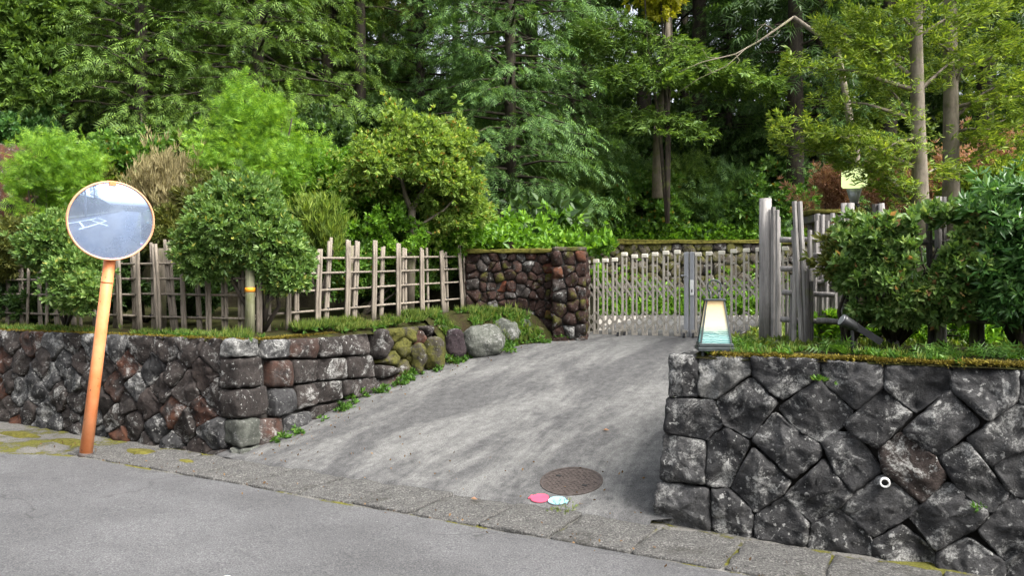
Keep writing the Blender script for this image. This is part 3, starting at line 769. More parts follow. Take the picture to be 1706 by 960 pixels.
# ------------------------------------------------------------ fences
def rod(name, p, q, r_, mat, parent, n_=7, bend=.012, jit=.08, seg=5):
    p = Vector(p); q = Vector(q); pts = []; b = Vector((random.uniform(-1, 1), random.uniform(-1, 1), random.uniform(-.3, .3))) * bend
    for i in range(seg + 1):
        u = i / seg; pts.append(p.lerp(q, u) + b * math.sin(math.pi * u) + Vector((random.gauss(0, 1), random.gauss(0, 1), 0)) * bend * .12)
    mb = MB(); mb.tube(pts, [r_ * (1.06 - .12 * i / seg) for i in range(seg + 1)], n_, True, jit)
    return mb.build(name, mat, parent, True)
def knot(p, parent, r_=.018):
    V, Fc = rocky_box(p, Vector((r_, 0, 0)), Vector((0, r_, 0)), ZV * r_, 2, .004, 3, 1); 
    return mk('binding', V, Fc, M['black'], parent)
def rod_fence(label, P, Q, zfun, hgt, rails, ups, group, mat):
    """P,Q ends; ups: list of (u, lean, side, top, double)"""
    P = Vector(P); Q = Vector(Q); d = (Q - P).normalized(); nn_ = Vector((d.y, -d.x, 0)); L = (Q - P).length
    fn = thing('rod_fence', label, 'fence', P + ZV * zfun(P), group)
    for hr, u0, u1 in rails:
        nseg = max(1, round((u1 - u0) * L / 1.9))
        for k in range(nseg):
            a, b = u0 + (u1 - u0) * k / nseg, u0 + (u1 - u0) * (k + 1) / nseg
            p = P.lerp(Q, a); q = P.lerp(Q, b)
            rod('rail', p + ZV * (zfun(p) + hr) - d * .04, q + ZV * (zfun(q) + hr + random.uniform(-.01, .01)) + d * .04, .0135, mat, fn, 7, .008)
    for (u, lean, side, top, nrod) in ups:
        p = P.lerp(Q, u); z0_ = zfun(p) - .05
        for k in range(nrod):
            off = d * ((k - (nrod - 1) / 2) * .036) + nn_ * (side * .032 + random.uniform(-.004, .004))
            rod('upright', p + off + ZV * z0_, p + off + d * (lean * top) + ZV * (z0_ + .05 + top + random.uniform(-.025, .025)), .0185, mat, fn, 8, .008)
        for hr, u0, u1 in rails:
            if u0 <= u <= u1 and hr < top: knot(p + nn_ * side * .012 + d * lean * hr + ZV * (zfun(p) + hr), fn)
    return fn
zf = lambda p: zl(*inv(p)) - .01
FC = st(-.46, .62); 
def uA(px):   # parameter on left street fence from pixel column
    r_ = (px - 853) / F; a = FC; d = -U   # a + d*k with x = r*y
    k = (r_ * a.y - a.x) / (d.x - r_ * d.y); return k
LA = 9.0; EA = FC - U * LA
ups = []
for px, lean, side, top, n_ in ((8, -.03, 1, .66, 2), (34, .06, 1, .72, 2), (64, .05, 1, .70, 2), (92, .07, 1, .66, 2), (120, .05, 1, .64, 2), (155, .03, 1, .66, 2), (188, -.02, 1, .9, 2), (221, .05, 1, .86, 2), (252, .03, 1, .98, 2),
                                (288, .13, 1, 1.0, 3), (330, .08, 1, .85, 2), (371, .02, 1, .80, 2), (398, .0, 1, .8, 2), (50, -.04, -1, .7, 1), (82, -.03, -1, .66, 1), (107, -.05, -1, .7, 1), (140, .04, -1, .66, 1), (205, .05, -1, .84, 2), (238, .06, -1, .92, 2), (270, .08, -1, .95, 2), (312, .05, -1, .8, 2), (352, .04, -1, .7, 2)):
    ups.append((uA(px) / LA, lean, side, top, n_))
u = 5.2
while u < LA: ups.append((u / LA, random.uniform(-.08, .08), random.choice((1, -1)), random.uniform(.65, .8), 2)); u += .21
rod_fence('weathered rod lattice fence along the street left of the mossy corner post', FC, EA, zf, .95,
          [(.16, 0, 1), (.40, 0, 1), (.58, 0, 1), (.75, .0, .45)], ups, 'rod lattice fences', M['bamboo'])
FE = st(-.02, 4.2)
def uB(px):
    r_ = (px - 853) / F; d = FE - FC; return (r_ * FC.y - FC.x) / (d.x - r_ * d.y)
ups = []
for px, lean, side, top, n_ in ((428, .0, 1, .84, 2), (477, .0, 1, .62, 2), (526, .04, 1, .9, 2), (575, .02, 1, 1.0, 2), (619, .03, 1, .98, 2), (661, .0, 1, .94, 2), (701, -.02, 1, .9, 2), (736, -.06, 1, .86, 2), (768, -.10, 1, .95, 2), (773, -.06, 1, .9, 1),
                                (450, .02, -1, .85, 2), (497, .0, -1, .6, 2), (546, .07, -1, 1.0, 2), (593, .06, -1, 1.0, 2), (638, .04, -1, .92, 2), (677, .0, -1, .88, 2), (716, -.03, -1, .9, 1), (747, -.05, -1, .85, 2)):
    ups.append((uB(px), lean, side, top, n_))
rod_fence('weathered rod lattice fence climbing beside the driveway to the red rubble wall', FC, FE, zf, .95,
          [(.19, 0, 1), (.42, 0, 1), (.61, 0, 1), (.78, .10, .98)], ups, 'rod lattice fences', M['bamboo'])
# corner post with orange band
cp = thing('corner_post', 'mossy round timber post with an orange band at the fence corner', 'post', FC + ZV * zf(FC))
pz = FC + nnw * .05
mb = MB(); mb.tube([pz + ZV * (zf(FC) - .05), pz + ZV * (zf(FC) + .4), pz + ZV * (zf(FC) + .86)], [.05, .048, .046], 14, True, .03); mb.build('post', M['post_green'], cp, True)
mb = MB(); mb.tube([pz + ZV * (zf(FC) + .44), pz + ZV * (zf(FC) + .485)], .0515, 14); mb.build('orange_band', M['yellow'], cp, True)
# thick round posts inside the left fence
for px, top, lab in ((258, .92, 'thick grey timber post behind the left street fence'), (596, .93, 'thick grey timber post behind the driveway fence')):
    if px < 400: b = FC.lerp(EA, uA(px) / LA) + N * .09
    else: b = FC.lerp(FE, uB(px)) - Vector((RD.y, -RD.x, 0)) * .10
    mb = MB(); zz = zf(b); mb.tube([b + ZV * (zz - .05), b + ZV * (zz + top * .5), b + ZV * (zz + top)], [.052, .05, .048], 12, True, .04)
    tag(mb.build('timber_post', M['bark_pale'], None, True), lab, 'post')

# right fence
zfr = lambda p: zr(*inv(p)) - .01
def f_r(px, t):   # point on line t=const at pixel column
    r_ = (px - 853) / F; a = st(0, t); k = (r_ * a.y - a.x) / (U.x - r_ * U.y); return a + U * k
rf = thing('timber_fence', 'weathered grey split-timber fence on the right bed, half grown over by hedges', 'fence', f_r(1275, 1.24) + ZV * 1.15)
def stake(px, t, top, w_, mat='fence_grey', lean=0, name='stake', thick=None, base=-.08, yl=0):
    p = f_r(px, t); z0_ = zfr(p); th = thick or w_ * .7
    mb = MB(); pts = [p + ZV * (z0_ + base), p + U * lean * .5 * top + ZV * (z0_ + top * .5), p + U * lean * top + ZV * (z0_ + top)]
    r_ = w_ / 2
    mb.tube(pts, [r_ * 1.03, r_, r_ * .96], 9 if w_ > .05 else 7, True, .07)
    return mb.build(name, M[mat], rf, False if w_ < .05 else True)
p = f_r(1275, 1.24); zz = zfr(p)
mb = MB(); mb.tube([p + ZV * (zz - .05), p + ZV * (zz + .4), p + ZV * (zz + .8), p + ZV * (zz + 1.19)], [.053, .051, .05, .049], 16, True, .015); mb.build('gate_post', M['fence_grey'], rf, True)
for px, t, top, w_, lean in ((1288, 1.2, 1.11, .04, .0), (1295, 1.16, 1.08, .035, .0), (1299, 1.22, 1.03, .035, -.01),
        (1322, 1.0, .98, .04, .02), (1336, .98, 1.12, .038, -.05), (1345, .99, 1.12, .040, -.05), (1339, 1.03, .9, .035, -.09), (1354, 1.02, 1.0, .03, -.1), (1349, 1.05, .9, .035, .0), (1317, 1.1, .55, .03, 0.02),
        (1362, 1.35, 1.06, .04, 0), (1368, 1.35, 1.05, .04, .01), (1379, 1.4, 1.0, .045, 0), (1387, 1.4, 1.06, .04, 0), (1356, 1.3, 1.0, .03, .02), (1311, 1.35, .5, .03, 0),
        (1393, 1.35, .75, .035, -.02), (1374, 1.3, .6, .03, .03)):
    stake(px, t, top, w_, 'fence_grey', lean)
for px, t, top, w_, lean, mat in ((1346, .97, .58, .036, -.01, 'fence_dark'), (1352, .98, .50, .03, .0, 'fence_dark'), (1406, .98, 1.10, .05, 0, 'fence_grey'), (1417, .98, 1.10, .055, 0, 'fence_grey'), (1424, 1.02, .5, .04, 0, 'fence_dark'),
        (1484, 1.0, 1.08, .045, -.1, 'fence_dark'), (1495, .98, 1.08, .05, -.1, 'fence_grey'), (1552, 1.0, 1.09, .045, -.02, 'fence_dark'), (1563, .97, 1.10, .05, .0, 'fence_grey'), (1572, 1.0, 1.10, .04, 0, 'fence_grey'),
        (1622, .98, .9, .055, 0, 'fence_dark'), (1634, .99, .9, .05, 0, 'fence_dark'), (1702, .97, .9, .05, 0, 'fence_dark'), (1712, .97, .9, .05, 0, 'fence_grey')):
    stake(px, t, top, w_, mat, lean)
for k in range(8):
    p = f_r(1712, 1.0) + U * (.35 * (k + 1)); zz = zfr(p)
    mb = MB(); mb.tube([p - ZV * .1 + ZV * zz, p + ZV * (zz + 1.05)], .025, 8, True, .05); mb.build('stake', M['fence_grey'], rf, True)
for px0, px1, t, h, mat in ((1300, 1382, 1.10, .83, 'fence_grey'), (1300, 1360, 1.12, .60, 'fence_grey'), (1302, 1390, 1.08, .41, 'fence_grey'), (1300, 1400, 1.1, .195, 'fence_grey'), (1440, 1560, .93, .215, 'fence_dark'), (1555, 1730, .95, .21, 'fence_dark'),
                            (1360, 1445, 1.0, .20, 'fence_grey'), (1300, 1370, 1.0, .0, 'fence_grey'), (1355, 1410, 1.3, .72, 'fence_grey'), (1355, 1405, 1.32, .5, 'fence_grey'), (1370, 1600, 1.0, .78, 'fence_dark'), (1600, 1730, 1.0, .6, 'fence_dark')):
    a = f_r(px0, t); b = f_r(px1, t)
    rod('rail', a + ZV * (zfr(a) + h), b + ZV * (zfr(b) + h + random.uniform(-.01, .01)), .021, M[mat], rf, 8, .012)

# ------------------------------------------------------------ folding gate
def gp(px, t=5.2):
    r_ = (px - 853) / F; a = st(0, t); k = (r_ * a.y - a.x) / (U.x - r_ * U.y); return a + U * k
def gz(p): s_, t = inv(p); return .885 + .012 * (s_ - 1.4)
def gate_leaf(label, cols, capcol='gate_cap'):
    g0 = gp(cols[0][0]); root = thing('folding_gate', label, 'gate', g0 + ZV * gz(g0), 'two leaves of the folding driveway gate')
    pts = []
    for px, extra in cols:
        p = gp(px); z0_ = gz(p) + .035; s_ = inv(p)[0]; H = 1.065 + .035 * (s_ - 1.4) + extra; pts.append((p, z0_, H))
        mb = MB(); wv = U * .022; 
        mb.box(p - U * .026 + ZV * (z0_ + H / 2), U * .014, N * .02, ZV * (H / 2), .004)       # broad stile
        mb.box(p + U * .033 + ZV * (z0_ + H / 2 - .02), U * .006, N * .016, ZV * (H / 2 - .03))
        mb.box(p + U * .004 + ZV * (z0_ + H - .165), U * .0205, N * .0185, ZV * .012)
        mb.box(p + U * .004 + ZV * (z0_ + .012), U * .037, N * .0185, ZV * .018)
        mb.build('gate_upright', M['gate'], root)
        mb = MB(); mb.box(p + U * .003 + ZV * (z0_ + H - .005), U * .044, N * .026, ZV * .028, .008); mb.build('upright_cap', M[capcol], root)
    for (a, za, Ha), (b, zb, Hb) in zip(pts, pts[1:]):
        w_ = (b - a); 
        if w_.length > .5: continue
        for k, (h0, h1) in enumerate(((.82, .62), (.70, .50), (.33, .17), (.20, .04))):
            for sg in (0, 1):
                A_, B_ = (h0, h1) if sg == 0 else (h1, h0)
                pa = a + U * .0 + ZV * (za + A_) - N * (.012 + .008 * sg) ; pb = b + ZV * (zb + B_) - N * (.012 + .008 * sg)
                if k < 2 and sg == 1: pa += N * .05; pb += N * .05
                d = (pb - pa); mb = MB(); dn = d.normalized(); upv = dn.cross(N).normalized()
                mb.box((pa + pb) / 2, d / 2, N * .003, upv * .012); mb.build('lattice_bar', M['gate_lat'] if k >= 2 or sg else M['gate'], root)
    a, b = pts[0], pts[-1]
    return root, pts
lg, ptsL = gate_leaf('left leaf of the beige folding gate, from the red pier to the grey lock post', [(978, 0), (993, 0), (1008, 0), (1024, 0), (1040, .07), (1057, .03), (1074, .03), (1091, .04), (1109, .05), (1128, .05)])
rg, ptsR = gate_leaf('right leaf of the beige folding gate, behind the lantern and the tall timber post', [(1163, .0), (1181, .0), (1202, .0), (1222, .01), (1243, .01), (1264, .01), (1286, .0), (1308, 0)])
# lock posts
for root, px, nm in ((lg, 1144, 'lock_post'), (rg, 1153.5, 'lock_post')):
    p = gp(px); z0_ = gz(p) + .02; mb = MB(); mb.box(p + ZV * (z0_ + .58), U * .031, N * .035, ZV * .59, .006); mb.build(nm, M['gate_post'], root)
p = gp(1152.5, 5.155); mb = MB(); mb.box(p + ZV * (gz(p) + .70), U * .024, N * .004, ZV * .105, .003); mb.build('lock_plate', M['white'], rg)
mb = MB(); mb.box(gp(1152.5, 5.149) + ZV * (gz(p) + .655), U * .008, N * .003, ZV * .022, .002); mb.build('keyhole', M['black'], rg)
p = gp(1136, 5.15); mb = MB(); mb.tube([p + ZV * (gz(p) + .86) + N * .04, p + ZV * (gz(p) + .87) - N * .04, p + ZV * (gz(p) + .87) - N * .04 + U * .05, p + ZV * (gz(p) + .86) + N * .03 + U * .06], .008, 6); mb.build('latch', M['gate_post'], lg)
for root, px, t in ((lg, 1030, 5.05), (lg, 1041, 5.16), (lg, 1140, 5.05), (rg, 1155, 5.08)):
    p = gp(px, t); zc = gz(p) + .02
    mb = MB(); mb.tube([p - U * .014 + ZV * (zc + .015), p + U * .014 + ZV * (zc + .015)], .045, 16); ww = mb.build('caster_wheel', M['black'], root, False)
    mb = MB(); mb.box(p + ZV * (zc + .085), U * .022, N * .018, ZV * .02); mb.box(p + ZV * (zc + .05) + U * .02, U * .004, N * .014, ZV * .04); mb.box(p + N * .07 + ZV * (zc + .08), U * .02, N * .07, ZV * .012); mb.build('caster_bracket', M['gate_lat'], root)

# ------------------------------------------------------------ traffic mirror
base = WX(143, 7.1, 0); base.z = zroad(inv(base)[0]) + .005
topp = W(184, 425, 7.12); mc = W(186, 368.5, 7.0)
tm = thing('traffic_mirror', 'round convex traffic mirror on a leaning orange pole at the left kerb', 'mirror', base)
ax = (topp - base).normalized()
mb = MB(); mb.tube([base - ax * .05, base.lerp(topp, .5), topp + ax * .55], [.056, .052, .050], 24); mb.build('pole', M['orange'], tm, True)
mb = MB(); mb.tube([base - ax * .02, base + ax * .03], .066, 20); mb.build('pole_foot', M['iron'], tm, True)
for u in (.86,):
    q = base.lerp(topp, u); mb = MB(); mb.tube([q, q + ax * .022], .0535, 24); mb.build('pole_band', M['orange'], tm, True)
to_cam = (Vector((0, 0, 1.6)) - mc).normalized()
mn = (to_cam + Vector((.20, -.02, -.09))).normalized(); mx = ZV.cross(mn).normalized(); my = mn.cross(mx)
RR = .356; RC = 1.5; V = []; Fc = []; n_ = 48; rg_ = 10
for k in range(rg_ + 1):
    r_ = RR * k / rg_; h = math.sqrt(RC * RC - r_ * r_) - math.sqrt(RC * RC - RR * RR)
    for i in range(n_): a = 2 * math.pi * i / n_; V.append(mc + mx * math.cos(a) * r_ + my * math.sin(a) * r_ + mn * h)
for k in range(rg_):
    for i in range(n_): Fc.append((k * n_ + i, (k + 1) * n_ + i, (k + 1) * n_ + (i + 1) % n_, k * n_ + (i + 1) % n_))
mk('mirror_glass', V, Fc, M['mirror'], tm)
def ring(R0, tube_r, off, mat, name, fl=1.0):
    V = []; Fc = []; n1, n2 = 56, 10
    for i in range(n1):
        a = 2 * math.pi * i / n1; rd = mx * math.cos(a) + my * math.sin(a)
        for j in range(n2): b = 2 * math.pi * j / n2; V.append(mc + rd * (R0 + tube_r * math.cos(b)) + mn * (off + tube_r * fl * math.sin(b)))
    for i in range(n1):
        for j in range(n2): Fc.append((i * n2 + j, ((i + 1) % n1) * n2 + j, ((i + 1) % n1) * n2 + (j + 1) % n2, i * n2 + (j + 1) % n2))
    mk(name, V, Fc, mat, tm)
ring(RR + .002, .010, -.005, M['rim'], 'mirror_rim', 2.2)
V = []; Fc = []
for r_, h in ((RR, -.02), (RR * .97, -.05), (RR * .6, -.10), (.01, -.11)):
    for i in range(n_): a = 2 * math.pi * i / n_; V.append(mc + mx * math.cos(a) * r_ + my * math.sin(a) * r_ + mn * h)
for k in range(3):
    for i in range(n_): Fc.append((k * n_ + i, k * n_ + (i + 1) % n_, (k + 1) * n_ + (i + 1) % n_, (k + 1) * n_ + i))
mk('mirror_back', V, Fc, M['orange'], tm)
mb = MB(); q = mc - mn * .05 + my * (RR - .01); mb.box(q, mx * .03, my * .022, mn * .07, .006); mb.build('top_bracket', M['orange'], tm)
mb = MB(); mb.box(mc - mn * .13, mx * .12, my * .02, mn * .03, .004); mb.build('clamp', M['orange'], tm)

# ------------------------------------------------------------ manhole cover, painted marks, litter
s_, t, z = edge_pt(952, 803); c = st(s_, t, z)
du = (st(s_ + .1, t, zdrive(s_ + .1, t)) - st(s_, t, zdrive(s_, t))).normalized(); dn_ = (st(s_, t + .1, zdrive(s_, t + .1)) - st(s_, t, zdrive(s_, t))).normalized(); dup = du.cross(dn_)
if dup.z < 0: dup = -dup
c = st(s_, t, zdrive(s_, t) + .03)
mh = thing('manhole_cover', 'round brown cast-iron manhole cover set in the driveway', 'manhole cover', c)
def disc(r0, z0_, mat, nm, r_in=0, n_=48):
    V = [c + du * math.cos(2 * math.pi * i / n_) * r0 + dn_ * math.sin(2 * math.pi * i / n_) * r0 + dup * (z0_ - (.02 if k == 0 else 0)) for k in (0, 1) for i in range(n_)]
    Fc = [(i, (i + 1) % n_, n_ + (i + 1) % n_, n_ + i) for i in range(n_)]
    if r_in:
        V += [c + du * math.cos(2 * math.pi * i / n_) * r_in + dn_ * math.sin(2 * math.pi * i / n_) * r_in + dup * z0_ for i in range(n_)]
        Fc += [(n_ + i, n_ + (i + 1) % n_, 2 * n_ + (i + 1) % n_, 2 * n_ + i) for i in range(n_)]
    else: Fc.append(tuple(range(n_, 2 * n_)))
    mk(nm, V, Fc, mat, mh, False)
disc(.252, .006, M['iron'], 'frame_ring', .232); disc(.229, .004, M['iron'], 'cover_plate')
mb = MB()
for i in range(-9, 10):
    for j in range(-9, 10):
        x, y = i * .022, j * .022
        if math.hypot(x, y) < .205 and (i + j) % 2 == 0 and math.hypot(x, y) > .05: mb.box(c + du * x + dn_ * y + dup * .005, du * .008, dn_ * .004, dup * .002)
tag(mb.build('cover_studs', M['iron'], mh), kind='stuff')
for x in (-.13, .13):
    mb = MB(); mb.box(c + du * x - dn_ * x * .4 + dup * .0062, du * .02, dn_ * .012, dup * .002); mb.build('lifting_slot', M['black'], mh)
mb = MB(); mb.tube([c + dup * .001, c + dup * .0075], .035, 16); mb.build('centre_boss', M['iron'], mh)
def mark(label, px, py, mat, outline):
    s0, t0, _ = edge_pt(px, py); zf_ = lambda a, b: zdrive(s0 + a, t0 + b) + .030
    for nm, mt, sc2, dz_ in (('outline', 'dark_edge', 1.12, .004), ('paint', mat, 1.0, .008)):
        P = chaikin(outline, .25); V = [st(s0 + x * sc2, t0 + y * sc2, zf_(x * sc2, y * sc2) + dz_) for x, y in P] + [st(s0 + x * sc2, t0 + y * sc2, zf_(x * sc2, y * sc2) - .003) for x, y in P]
        n_ = len(P); Fc = [tuple(range(n_))] + [(i, n_ + i, n_ + (i + 1) % n_, (i + 1) % n_) for i in range(n_)]
        if nm == 'outline':
            root = thing('painted_mark', label, 'painted mark', st(s0, t0, zf_(0, 0)), 'small coloured marks by the manhole')
        mk(nm, V, Fc, M[mt], root, False)
fish = [(-.085, .03), (-.06, .022), (-.045, .055), (0, .072), (.045, .06), (.07, .02), (.072, -.02), (.05, -.055), (0, -.07), (-.045, -.055), (-.062, -.02), (-.088, -.03), (-.078, 0)]
mark('small pink rounded mark painted below the manhole cover', 899, 832, 'pink', fish)
mark('small pale blue rounded mark painted beside the pink one', 929, 836, 'blue', [(-x, y * .92) for x, y in fish[::-1]])

# ------------------------------------------------------------ lantern on the right wall
lc = WX(1190, 5.5, 1.135); ln = thing('garden_lantern', 'tapered grey lantern with a lit painted shade on the wall top', 'lantern', lc)
rot = R(-8); lx = Vector((math.cos(rot), math.sin(rot), 0)); ly = Vector((-math.sin(rot), math.cos(rot), 0))
zb = 1.150
mb = MB(); mb.box(lc * 1 + ZV * (.028), lx * .128, ly * .128, ZV * .014, .004); mb.box(lc + ZV * .056, lx * .12, ly * .12, ZV * .013, .004); mb.build('base_frame', M['lantern'], ln)
mb = MB()
for a in (-1, 1):
    for b in (-1, 1): mb.tube([lc + lx * .09 * a + ly * .09 * b - ZV * .03, lc + lx * .09 * a + ly * .09 * b + ZV * .015], .012, 8)
mb.build('feet', M['lantern'], ln)
hb, ht, wb, wt = .07, .375, .105, .060
for a in (-1, 1):
    for b in (-1, 1):
        mb = MB(); p = lc + lx * wb * a + ly * wb * b + ZV * hb; q = lc + lx * wt * a + ly * wt * b + ZV * ht
        mb.tube([p, q], .0075, 4); mb.build('frame_bar', M['lantern'], ln)
mb = MB()
mb.box(lc + ZV * (ht + .004), lx * (wt + .014), ly * (wt + .014), ZV * .008, .003); mb.build('top_frame', M['lantern'], ln)
mb = MB(); mb.tube([lc + ZV * (ht + .10) + (lx * math.cos(a) + ZV * math.sin(a)) * .048 for a in np.linspace(-.9, math.pi + .9, 18)], .0055, 6); mb.tube([lc + ZV * ht - lx * .03, lc + ZV * (ht + .065) - lx * .03], .005, 6); mb.tube([lc + ZV * ht + lx * .03, lc + ZV * (ht + .065) + lx * .03], .005, 6); mb.build('handle', M['lantern'], ln, True)
# lit shade: warm at the top, painted blue-green waves and hills along the bottom
m = NT('lit painted paper'); g_ = m.n('NewGeometry'); sp_ = m.n('SeparateXYZ'); m.l(g_.outputs['Position'], sp_.inputs[0])
mr = m.n('MapRange'); mr.inputs[1].default_value = 1.135 + hb; mr.inputs[2].default_value = 1.135 + ht; m.l(sp_.outputs[2], mr.inputs[0])
nz = m.noise(m.pos((18, 18, 60), False), 1.0, 4, .6, .6)
v = m.add(mr.outputs[0], m.mul(m.add(nz, -.5), .30))
colr = m.ramp(v, [(.0, (.05, .15, .15)), (.14, (.12, .26, .25)), (.22, (.04, .11, .10)), (.30, (.22, .30, .24)), (.42, (.46, .44, .32)), (.8, (.46, .38, .22)), (1.0, (.40, .28, .14))])
wv = m.n('TexWave', wave_type='BANDS', bands_direction='Z'); wv.inputs['Scale'].default_value = 22; wv.inputs['Distortion'].default_value = 6; m.l(m.pos((1, 1, 1), False), wv.inputs['Vector'])
colr = m.mix(m.mul(m.ramp(wv.outputs['Fac'], [(.55, 0.0), (.75, .6)]), m.ramp(mr.outputs[0], [(.2, 1.0), (.36, 0.0)])), colr, (.34, .44, .42))
colr = m.mix(m.mul(m.ramp(m.noise(m.pos((22, 22, 40), False), 1.2, 5), [(.60, 0.0), (.66, .55)]), m.ramp(mr.outputs[0], [(.25, 1.0), (.6, 0.0)])), colr, (.10, .14, .13))
m.fin(colr, .6); m.l(colr, m.p.inputs['Emission Color']); m.p.inputs['Emission Strength'].default_value = .30; M['shade'] = m.m
for a, b in ((lx, ly), (ly, -lx), (-lx, -ly), (-ly, lx)):   # outward normal -b
    o_ = -b; V = [lc + o_ * (wb - .003) + a * (sx * (wb - .006)) + ZV * hb for sx in (-1, 1)] + [lc + o_ * (wt - .003) + a * (sx * (wt - .004)) + ZV * ht for sx in (1, -1)]
    V2 = [v_ - o_ * .004 for v_ in V]
    mk('shade_panel', V + V2, [(0, 1, 2, 3), (7, 6, 5, 4), (0, 4, 5, 1), (2, 6, 7, 3), (1, 5, 6, 2), (0, 3, 7, 4)], M['shade'], ln, False)

# spotlight
sp = f_r(1420, .36); zz = zr(*inv(sp)); sp = sp + ZV * zz
sl_ = thing('spotlight', 'small black garden spotlight on a stake in front of the hedge', 'spotlight', sp)
mb = MB(); mb.tube([sp - ZV * .05, sp + ZV * .17], .012, 8); mb.build('stake', M['black_metal'], sl_)
hd = sp + ZV * .20 + U * -.01; dirv = (-U * .75 - N * .35 + ZV * .45).normalized()
mb = MB(); mb.tube([hd - dirv * .06, hd - dirv * .05, hd + dirv * .05, hd + dirv * .07], [.02, .032, .042, .044], 20); mb.build('head', M['black_metal'], sl_, True)
mb = MB(); mb.tube([hd + dirv * .071, hd + dirv * .074], .038, 20); mb.build('lens', M['gate_post'], sl_)
mb = MB(); mb.box(hd + U * .10 - ZV * .055, (U * .09 - ZV * .06), N * .012, (ZV * .018 + U * .012)); mb.build('arm', M['black_metal'], sl_)

# garden lamp behind right fence
gl = WX(1423, 9.2, 1.2); gl_ = thing('garden_lamp', 'black post lamp with a pale lit square head behind the right fence', 'lamp', gl)
mb = MB(); mb.tube([gl, gl + ZV * 1.35], .045, 14); mb.tube([gl + ZV * 1.35, gl + ZV * 1.42], .065, 14); mb.build('post', M['black_metal'], gl_, True)
mb = MB(); mb.tube([gl + ZV * 1.42, gl + ZV * 1.6], [.04, .09], 14); mb.build('collar', M['gate_post'], gl_, True)
m = NT('lit pale lampshade'); m.fin((.8, .9, .5), .6); m.p.inputs['Emission Color'].default_value = (.85, 1, .45, 1); m.p.inputs['Emission Strength'].default_value = .4; M['lamp'] = m.m
mb = MB(); mb.box(gl + ZV * 1.73, (.115, 0, 0), (0, .115, 0), (0, 0, .11), .02); mb.build('lamp_shade', M['lamp'], gl_)
mb = MB(); mb.box(gl + ZV * 1.87, (.135, 0, 0), (0, .135, 0), (0, 0, .015), .01); mb.build('lamp_roof', M['black_metal'], gl_)
# mossy capped low shelf
ms_ = thing('mossy_roof', 'small dark shelter roof thick with moss behind the right fence', 'shelter', WX(1375, 9.0, 1.2))
V, Fc = rocky_box(WX(1376, 9.0, 2.48), Vector((.27, 0, 0)), Vector((0, .3, 0)), ZV * .035, 8, .02, 5, 90); mk('moss_layer', V, Fc, M['moss'], ms_)
mb = MB(); mb.box(WX(1376, 9.0, 2.405), (.25, 0, 0), (0, .28, 0), (0, 0, .04)); mb.build('roof_board', M['fence_dark'], ms_)
for a in (-1, 1):
    mb = MB(); mb.tube([WX(1376, 9.0, 1.1) + Vector((.18 * a, 0, 0)), WX(1376, 9.0, 2.37) + Vector((.18 * a, 0, 0))], .04, 8); mb.build('support_post', M['fence_dark'], ms_)

# ------------------------------------------------------------ foliage
def nrmz(a): return a / (np.linalg.norm(a, axis=1, keepdims=True) + 1e-9)
def scatter(TV, TF, pos, xd, up, scale):
    n_ = len(pos); xd = nrmz(xd); y = nrmz(np.cross(up, xd)); z = np.cross(xd, y)
    B = np.stack([xd, y, z], 1)                       # n,3,3
    V = np.einsum('kj,njd->nkd', TV, B) * scale[:, None, None] + pos[:, None, :]
    k = len(TV); Fc = (TF[None] + (np.arange(n_) * k)[:, None, None]).reshape(-1, 3)
    return V.reshape(-1, 3), Fc
def T_spray(n_=5, w_=.42, droop=.35):
    V = []; Fc = []
    def tri(a, b, c_): k = len(V); V.extend([a, b, c_]); Fc.append((k, k + 1, k + 2))
    z = lambda x: -droop * x * x
    for i in range(n_):
        x = .05 + i * .8 / n_; l = w_ * (1 - .55 * abs(i / n_ - .35))
        for sg in (-1, 1): tri((x, 0, z(x)), (x + .11, 0, z(x + .11) + .02), (x + .26, sg * l, z(x + .3) - .06))
    tri((.78, -.05, z(.78)), (.78, .05, z(.78)), (1.05, 0, z(1.05)))
    return np.array(V, float), np.array(Fc)
def T_leaves(n_, L, w_, spread=1.0, seed=1, fold=.25):
    r_ = np.random.default_rng(seed); V = []; Fc = []
    for i in range(n_):
        az = 2 * math.pi * (i + r_.random() * .5) / n_; el = spread * (.35 + .6 * r_.random())
        d = np.array([math.cos(el), math.sin(el) * math.cos(az), math.sin(el) * math.sin(az)])
        sd2 = np.cross(d, r_.normal(size=3)); sd2 /= np.linalg.norm(sd2); up = np.cross(d, sd2)
        b = d * .1 * L; l = L * (.75 + .5 * r_.random())
        k = len(V); V += [b, b + d * l * .5 + sd2 * w_ / 2 + up * fold * w_, b + d * l - up * .1 * l, b + d * l * .5 - sd2 * w_ / 2 + up * fold * w_]
        Fc += [(k, k + 1, k + 2), (k, k + 2, k + 3)]
    return np.array(V, float), np.array(Fc)
TS = T_spray(4); TSF = T_spray(4, .55, .2)
TLF = T_leaves(6, 1, .42, 1.1, 3); TLB = T_leaves(7, 1, .5, 1.25, 5); TNR = T_leaves(8, 1, .2, 1.0, 7); TRH = T_leaves(8, 1, .30, 1.35, 9); TBL = T_leaves(5, 1, .09, .45, 4, .1)

